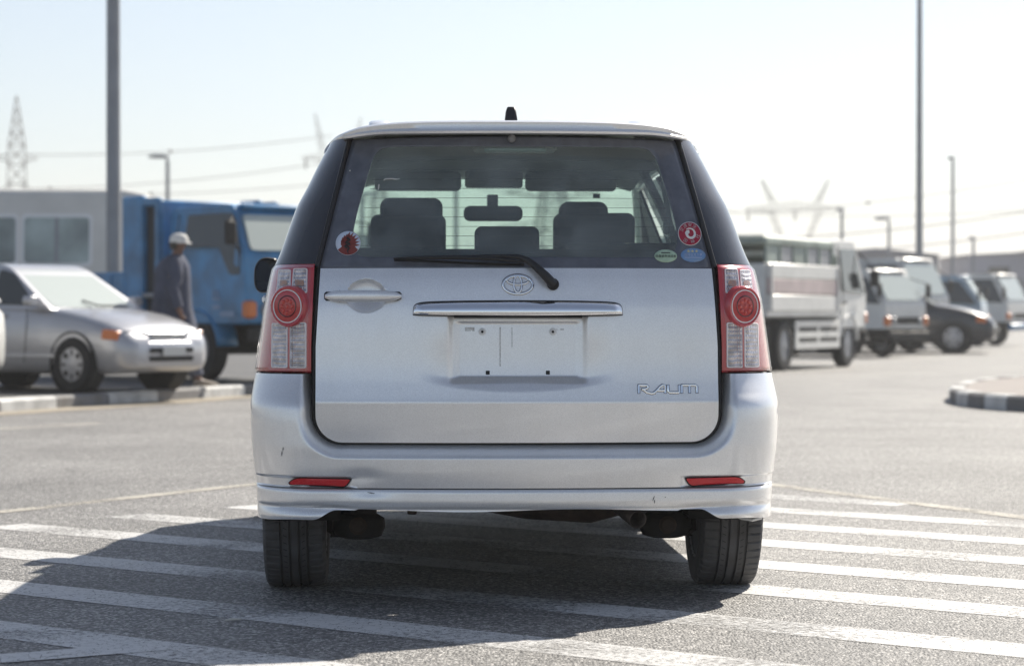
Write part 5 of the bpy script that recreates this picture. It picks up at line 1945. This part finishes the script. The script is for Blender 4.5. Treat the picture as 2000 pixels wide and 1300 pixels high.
# ---- lamp posts
def lamp_post(name, label, x, y, h, r0, r1, z0=0, arm=(1, 0), head=True, heads=1, al=1.0):
    c = thing(name, label, 'lamp post', (x, y, z0), 0, 'lamp posts')
    MB().tube([(0, 0, .3 + (h - .3) * q) for q in lin(0, 1, 8)], [r0 + (r1 - r0) * q for q in lin(0, 1, 8)], 14).build('pole', M_STEEL, c)
    MB().lathe([(r0 * 1.9, 0), (r0 * 1.9, .03), (r0 * 1.3, .05), (r0 * 1.25, .32), (r0, .34)], 14, (0, 0, 0), 'z').build('base', M_STEEL, c)
    if head:
        for k in range(heads):
            d = Vector((arm[0], arm[1], 0)).normalized() * (1 if k == 0 else -1)
            MB().tube([(0, 0, h - .1), (d.x * .5 * al, d.y * .5 * al, h + .08), (d.x * 1.1 * al, d.y * 1.1 * al, h + .14)], r1 * .6, 8).build('arm', M_STEEL, c)
            hd = MB().loft([[(d.x * s_ + (-d.y) * w * px, d.y * s_ + d.x * w * px, h + .14 + t * pz) for px, pz in ((-1, 0), (-.8, 1), (.8, 1), (1, 0), (.6, -.6), (-.6, -.6))] for s_, w, t in ((al * 1.1 - .1, .06, .05), (al * 1.1 + .1, .16, .09), (al * 1.1 + .45, .17, .09), (al * 1.1 + .65, .09, .05))])
            hd.build('lamp_head', M_STEEL, c)
    return c


lamp_post('lamp_post', 'thick grey lamp post rising beside the blue truck on the left', -5.58, 35.0, 10.5, .105, .085, LOT_Z)
lamp_post('lamp_post', 'tall grey lamp post above the white trucks on the right', 10.43, 64.0, 12.0, .105, .055, 0)
for (x, y, h, r0, lb, arm) in ((-12.4, 90, 6.4, .09, 'slim lamp post whose head shows above the blue truck', (-1, .2)), (19.4, 110, 7.6, .09, 'slim pale pole right of the tall lamp post', (0, 1)), (13.2, 100, 4.9, .08, 'short pole with a dark head above the tipper truck', (0, 1)), (18.1, 120, 5.3, .09, 'short lamp with a side head left of the tall lamp post', (-1, 0)), (24.0, 130, 4.7, .10, 'short dark-headed pole left of the far blue building', (0, 1)), (-2.35, 105, 6.9, .11, 'lamp post seen through the car windows left of the mirror', (1, 0)), (-6.6, 110, 6.0, .12, 'lamp post seen through the car windows at the far left', (1, 0))):
    lamp_post('lamp_post', lb, x, y, h, r0, r0 * .8, 0, arm, True, 1, .05)


# ---- pylons and wires
M_PYL = pmat('pylon_steel', (.09, .095, .10), .7)


def bars(b, pairs, r):
    for a, e in pairs:
        b.tube([a, e], r, 4, cap=False)


def lattice(b, base, top, wb, wt, n, r):
    """square lattice leg: bracing only"""
    base, top = Vector(base), Vector(top)
    for i in range(n):
        for (ax, ay), (bx, by) in (((-1, -1), (1, -1)), ((1, -1), (1, 1)), ((1, 1), (-1, 1)), ((-1, 1), (-1, -1))):
            p, q = base.lerp(top, i / n), base.lerp(top, (i + 1) / n)
            w0, w1 = wb + (wt - wb) * i / n, wb + (wt - wb) * (i + 1) / n
            bars(b, [((p.x + ax * w0, p.y + ay * w0, p.z), (q.x + bx * w1, q.y + by * w1, q.z)), ((p.x + bx * w0, p.y + by * w0, p.z), (q.x + ax * w1, q.y + ay * w1, q.z)), ((q.x + ax * w1, q.y + ay * w1, q.z), (q.x + bx * w1, q.y + by * w1, q.z))], r)


def pylon(label, x, y, h, wb, wt, arms, rz=0, n=9, r=.06):
    c = thing('power_pylon', label, 'pylon', (x, y, 0), rz, 'power pylons')
    for ax, ay in ((-1, -1), (1, -1), (1, 1), (-1, 1)):
        MB().tube([(ax * wb, ay * wb, 0), (ax * wt, ay * wt, h * .78), (ax * .06, ay * .06, h)], r * 1.8, 5).build('leg', M_PYL, c)
    b = MB()
    lattice(b, (0, 0, 0), (0, 0, h * .78), wb, wt, n, r)
    lattice(b, (0, 0, h * .78), (0, 0, h), wt, .08, 4, r)
    b.build('bracing', M_PYL, c)
    for z, L in arms:
        for s in (-1, 1):
            ab = MB()
            bars(ab, [((s * wt, -wt, z), (s * L, 0, z + .4)), ((s * wt, wt, z), (s * L, 0, z + .4)), ((s * wt, 0, z + 1.2), (s * L, 0, z + .4)), ((s * L * .5, 0, z + .8), (s * L * .5, -wt * .5, z + .2))], r * 1.2)
            ab.build('cross_arm', M_PYL, c)
    return c


def horn_pylon(label, x, y, h, rz=0):
    """window-type tower: splayed legs, wide bridge, two horns"""
    c = thing('power_pylon', label, 'pylon', (x, y, 0), rz, 'power pylons')
    zb, zw = h * .78, h * .45
    r = .045
    for s in (-1, 1):
        b = MB()
        lattice(b, (s * 4.2, 0, 0), (s * .9, 0, zw), .7, .35, 6, r * .7)
        b.build('leg', M_PYL, c)
        b = MB()
        lattice(b, (s * .9, 0, zw), (s * 4.0, 0, zb), .35, .5, 5, r * .7)
        b.build('window_strut', M_PYL, c)
        b = MB()
        lattice(b, (s * 3.6, 0, zb + 1.2), (s * 5.4, 0, h), .55, .15, 4, r * .8)
        b.build('horn', M_PYL, c)
    b = MB()
    for i in range(16):
        x0, x1 = -8 + i, -7 + i
        t0, t1 = 1.5 * (1 - abs(x0) / 11), 1.5 * (1 - abs(x1) / 11)
        bars(b, [((x0, -.5, zb), (x1, -.5, zb)), ((x0, .5, zb), (x1, .5, zb)), ((x0, -.5, zb + t0), (x1, -.5, zb + t1)), ((x0, -.5, zb), (x1, -.5, zb + t1)), ((x0, .5, zb + t0), (x1, .5, zb)), ((x0, -.5, zb + t0), (x0, .5, zb))], r)
    b.build('bridge', M_PYL, c)
    for xx in (-7.6, 0, 7.6):
        MB().lathe([(.12, 0), (.22, -.4), (.14, -.8), (.22, -1.2), (.12, -1.6)], 8, (xx, 0, zb), 'z').build('insulator', M_PYL, c)
    return c


pylon('slender lattice pylon at the far left behind the bus', -75.3, 380, 33.9, 1.9, 1.25, ((24.0, 3.2), (19.0, 3.6)), .2)
horn_pylon('pylon with two horns peeping over the car roof at its left corner', -27.8, 400, 32.4, .9)
horn_pylon('pylon with two horns above the tipper truck', 45.3, 400, 22.2, .1)
pylon('lattice pylon seen through the car windows right of the mirror', 4.1, 250, 19.0, 2.6, .8, ((12.5, 5.0), (9.0, 6.0)), .3, 8, .07)
pylon('smaller lattice pylon seen through the left of the car windows', -17.5, 330, 20.5, 2.2, .8, ((15.5, 4.0),), .3, 8, .06)
wires = [(((-180, 380, 27.0), (-76, 382, 25.2), (-29, 402, 29.5)), (.36, .75), 'wire with two marker balls left of the car roof, topmost of three'),
         (((-180, 381, 24.0), (-73, 383, 20.0), (-26, 403, 26.0)), (.25, .55), 'wire left of the car roof, middle of three'),
         (((-180, 378, 21.0), (-78, 379, 19.2), (-22, 404, 22.8)), (.46, .72), 'wire left of the car roof, lowest of three'),
         (((-24, 402, 27.0), (38, 401, 17.0), (95, 360, 24.5)), (.42, .66), 'wire running up to the right from the horned pylon, upper one'),
         (((-24, 404, 24.0), (53, 402, 16.6), (110, 360, 20.0)), (.30, .8), 'wire running up to the right from the horned pylon, lower one'),
         (((20, 300, 9.5), (62, 280, 13.0), (120, 250, 22.0)), (.5,), 'wire across the right sky above the pale warehouse, uppermost'),
         (((20, 302, 7.8), (62, 282, 10.6), (120, 252, 18.0)), (), 'wire across the right sky above the pale warehouse, second from top'),
         (((20, 304, 6.4), (62, 284, 8.4), (120, 254, 14.0)), (), 'wire across the right sky above the pale warehouse, third from top'),
         (((20, 306, 5.2), (62, 286, 6.8), (120, 256, 11.0)), (), 'wire across the right sky above the pale warehouse, lowest')]
for pts, balls, lb in wires:
    c = thing('power_line', lb, 'power line', pts[0], 0, 'power lines')
    P = []
    for a, e in zip(pts[:-1], pts[1:]):
        a, e = Vector(a), Vector(e)
        for q in lin(0, 1, 24):
            p = a.lerp(e, q)
            p.z -= 2.2 * 4 * q * (1 - q) * (a - e).length / 110
            P.append(p - Vector(pts[0]))
    MB().tube(P, .07, 4).build('wire', M_PYL, c)
    for bq in balls:
        p = P[int(bq * (len(P) - 1))]
        MB().lathe([(.02, -.36), (.18, -.31), (.31, -.18), (.36, 0), (.31, .18), (.18, .31), (.02, .36)], 12, tuple(p), 'x').build('marker_ball', M_PYL, c)


# ---- far buildings
def shed(label, x, y, sx, sy, h, wall, roofm, band=None, rz=0, doors=2):
    c = thing('warehouse', label, 'building', (x, y, 0), rz, 'far warehouses')
    MB().box((0, 0, h / 2), (sx, sy, h), .03).build('wall', wall, c)
    MB().loft([[(px, py, pz) for px, pz in ((-sx / 2 - .2, h + .002), (0, h + .35), (sx / 2 + .2, h + .002))] for py in (-sy / 2 - .2, sy / 2 + .2)]).build('roof', roofm, c, smooth=False)
    if band:
        MB().box((0, -sy / 2 - .03, h * .28), (sx, .05, h * .34), .01).build('painted_band', band, c)
    for k in range(doors):
        xx = -sx / 2 + sx * (k + .5) / doors
        d = MB().box((xx, -sy / 2 - .07, 1.5), (min(3.0, sx / doors * .6), .06, 3.0), .01).build('roller_door', M_STEEL, c)
    n = int(sx / 3)
    for k in range(n):
        MB().box((-sx / 2 + (k + .5) * sx / n, -sy / 2 - .05, h * .78), (1.2, .05, .5), .01).build('window', M_WGLASS, c)
    return c


M_SHEDG = pmat('shed_grey', (.26, .26, .29), .8, var=.2, vscale=.5)
M_SHEDL = pmat('shed_light', (.42, .42, .47), .8, var=.2, vscale=.5)
shed('grey shed behind the white trucks, left of the right-hand lamp post', 18.6, 132, 6.5, 8, 3.9, M_SHEDG, M_SHEDG, None, 0, 2)
shed('pale warehouse with a blue band at the right picture edge', 33.5, 150, 14, 10, 4.3, M_SHEDL, M_SHEDG, M_BLUE, 0, 3)
shed('long low wall of sheds seen through the left of the car windows', -9.5, 125, 8, 8, 4.6, M_SHEDL, M_SHEDG, None, 0, 3)
shed('low shed showing under the cabin mirror of the silver car', 1.0, 150, 12, 8, 3.4, M_SHEDL, M_SHEDG, None, 0, 3)

# ---- dusty shrubs beside the far warehouse
M_LEAF = pmat('dusty_leaf', (.085, .09, .06), .8)
M_BARK = pmat('bark', (.10, .08, .06), .9)
for k, (x, y, h, lb) in enumerate(((20.6, 118, 2.6, 'dusty shrub right of the tall lamp post, nearer one'), (23.6, 124, 2.9, 'dusty shrub left of the pale warehouse'))):
    c = thing('shrub', lb, 'shrub', (x, y, 0), 0, 'dusty shrubs')
    tr = MB()
    for j in range(7):
        a = 2 * PI * j / 7
        tr.tube([(0, 0, 0), (.35 * math.cos(a), .35 * math.sin(a), h * .4), (.8 * math.cos(a + .3), .8 * math.sin(a + .3), h * .8)], [.06, .04, .015], 5)
    tr.build('trunk', M_BARK, c)
    lf = MB()
    for j in range(900):
        a, rr, zz = random.uniform(0, 2 * PI), random.random()**.5, random.uniform(.25, 1.0)
        rad = 1.3 * math.sin(min(1, zz) * PI * .8 + .25) * (1 + .25 * math.sin(3 * a + k))
        p = Vector((rr * rad * math.cos(a), rr * rad * math.sin(a), zz * h))
        u = Vector((random.gauss(0, 1), random.gauss(0, 1), random.gauss(0, 1))).normalized() * .11
        w = u.orthogonal().normalized() * .05
        lf.add([p - u, p + w, p + u, p - w], [(0, 1, 2, 3)])
    lf.build('crown', M_LEAF, c, smooth=False)

# ---- dusty air
HAZE = True
if HAZE:
    hz = MB().box((0, 1150, 20), (3240, 2940, 42), 0).build('haze', None, smooth=False)
    hz['kind'] = 'stuff'
    m = bpy.data.materials.new('haze_air')
    m.use_nodes = True
    nt = m.node_tree
    for n in list(nt.nodes):
        nt.nodes.remove(n)
    vol = nt.nodes.new('ShaderNodeVolumePrincipled')
    vol.inputs['Color'].default_value = (.84, .845, .86, 1)
    vol.inputs['Density'].default_value = .0010
    vol.inputs['Anisotropy'].default_value = .3
    oo = nt.nodes.new('ShaderNodeOutputMaterial')
    nt.links.new(vol.outputs[0], oo.inputs['Volume'])
    hz.data.materials.append(m)
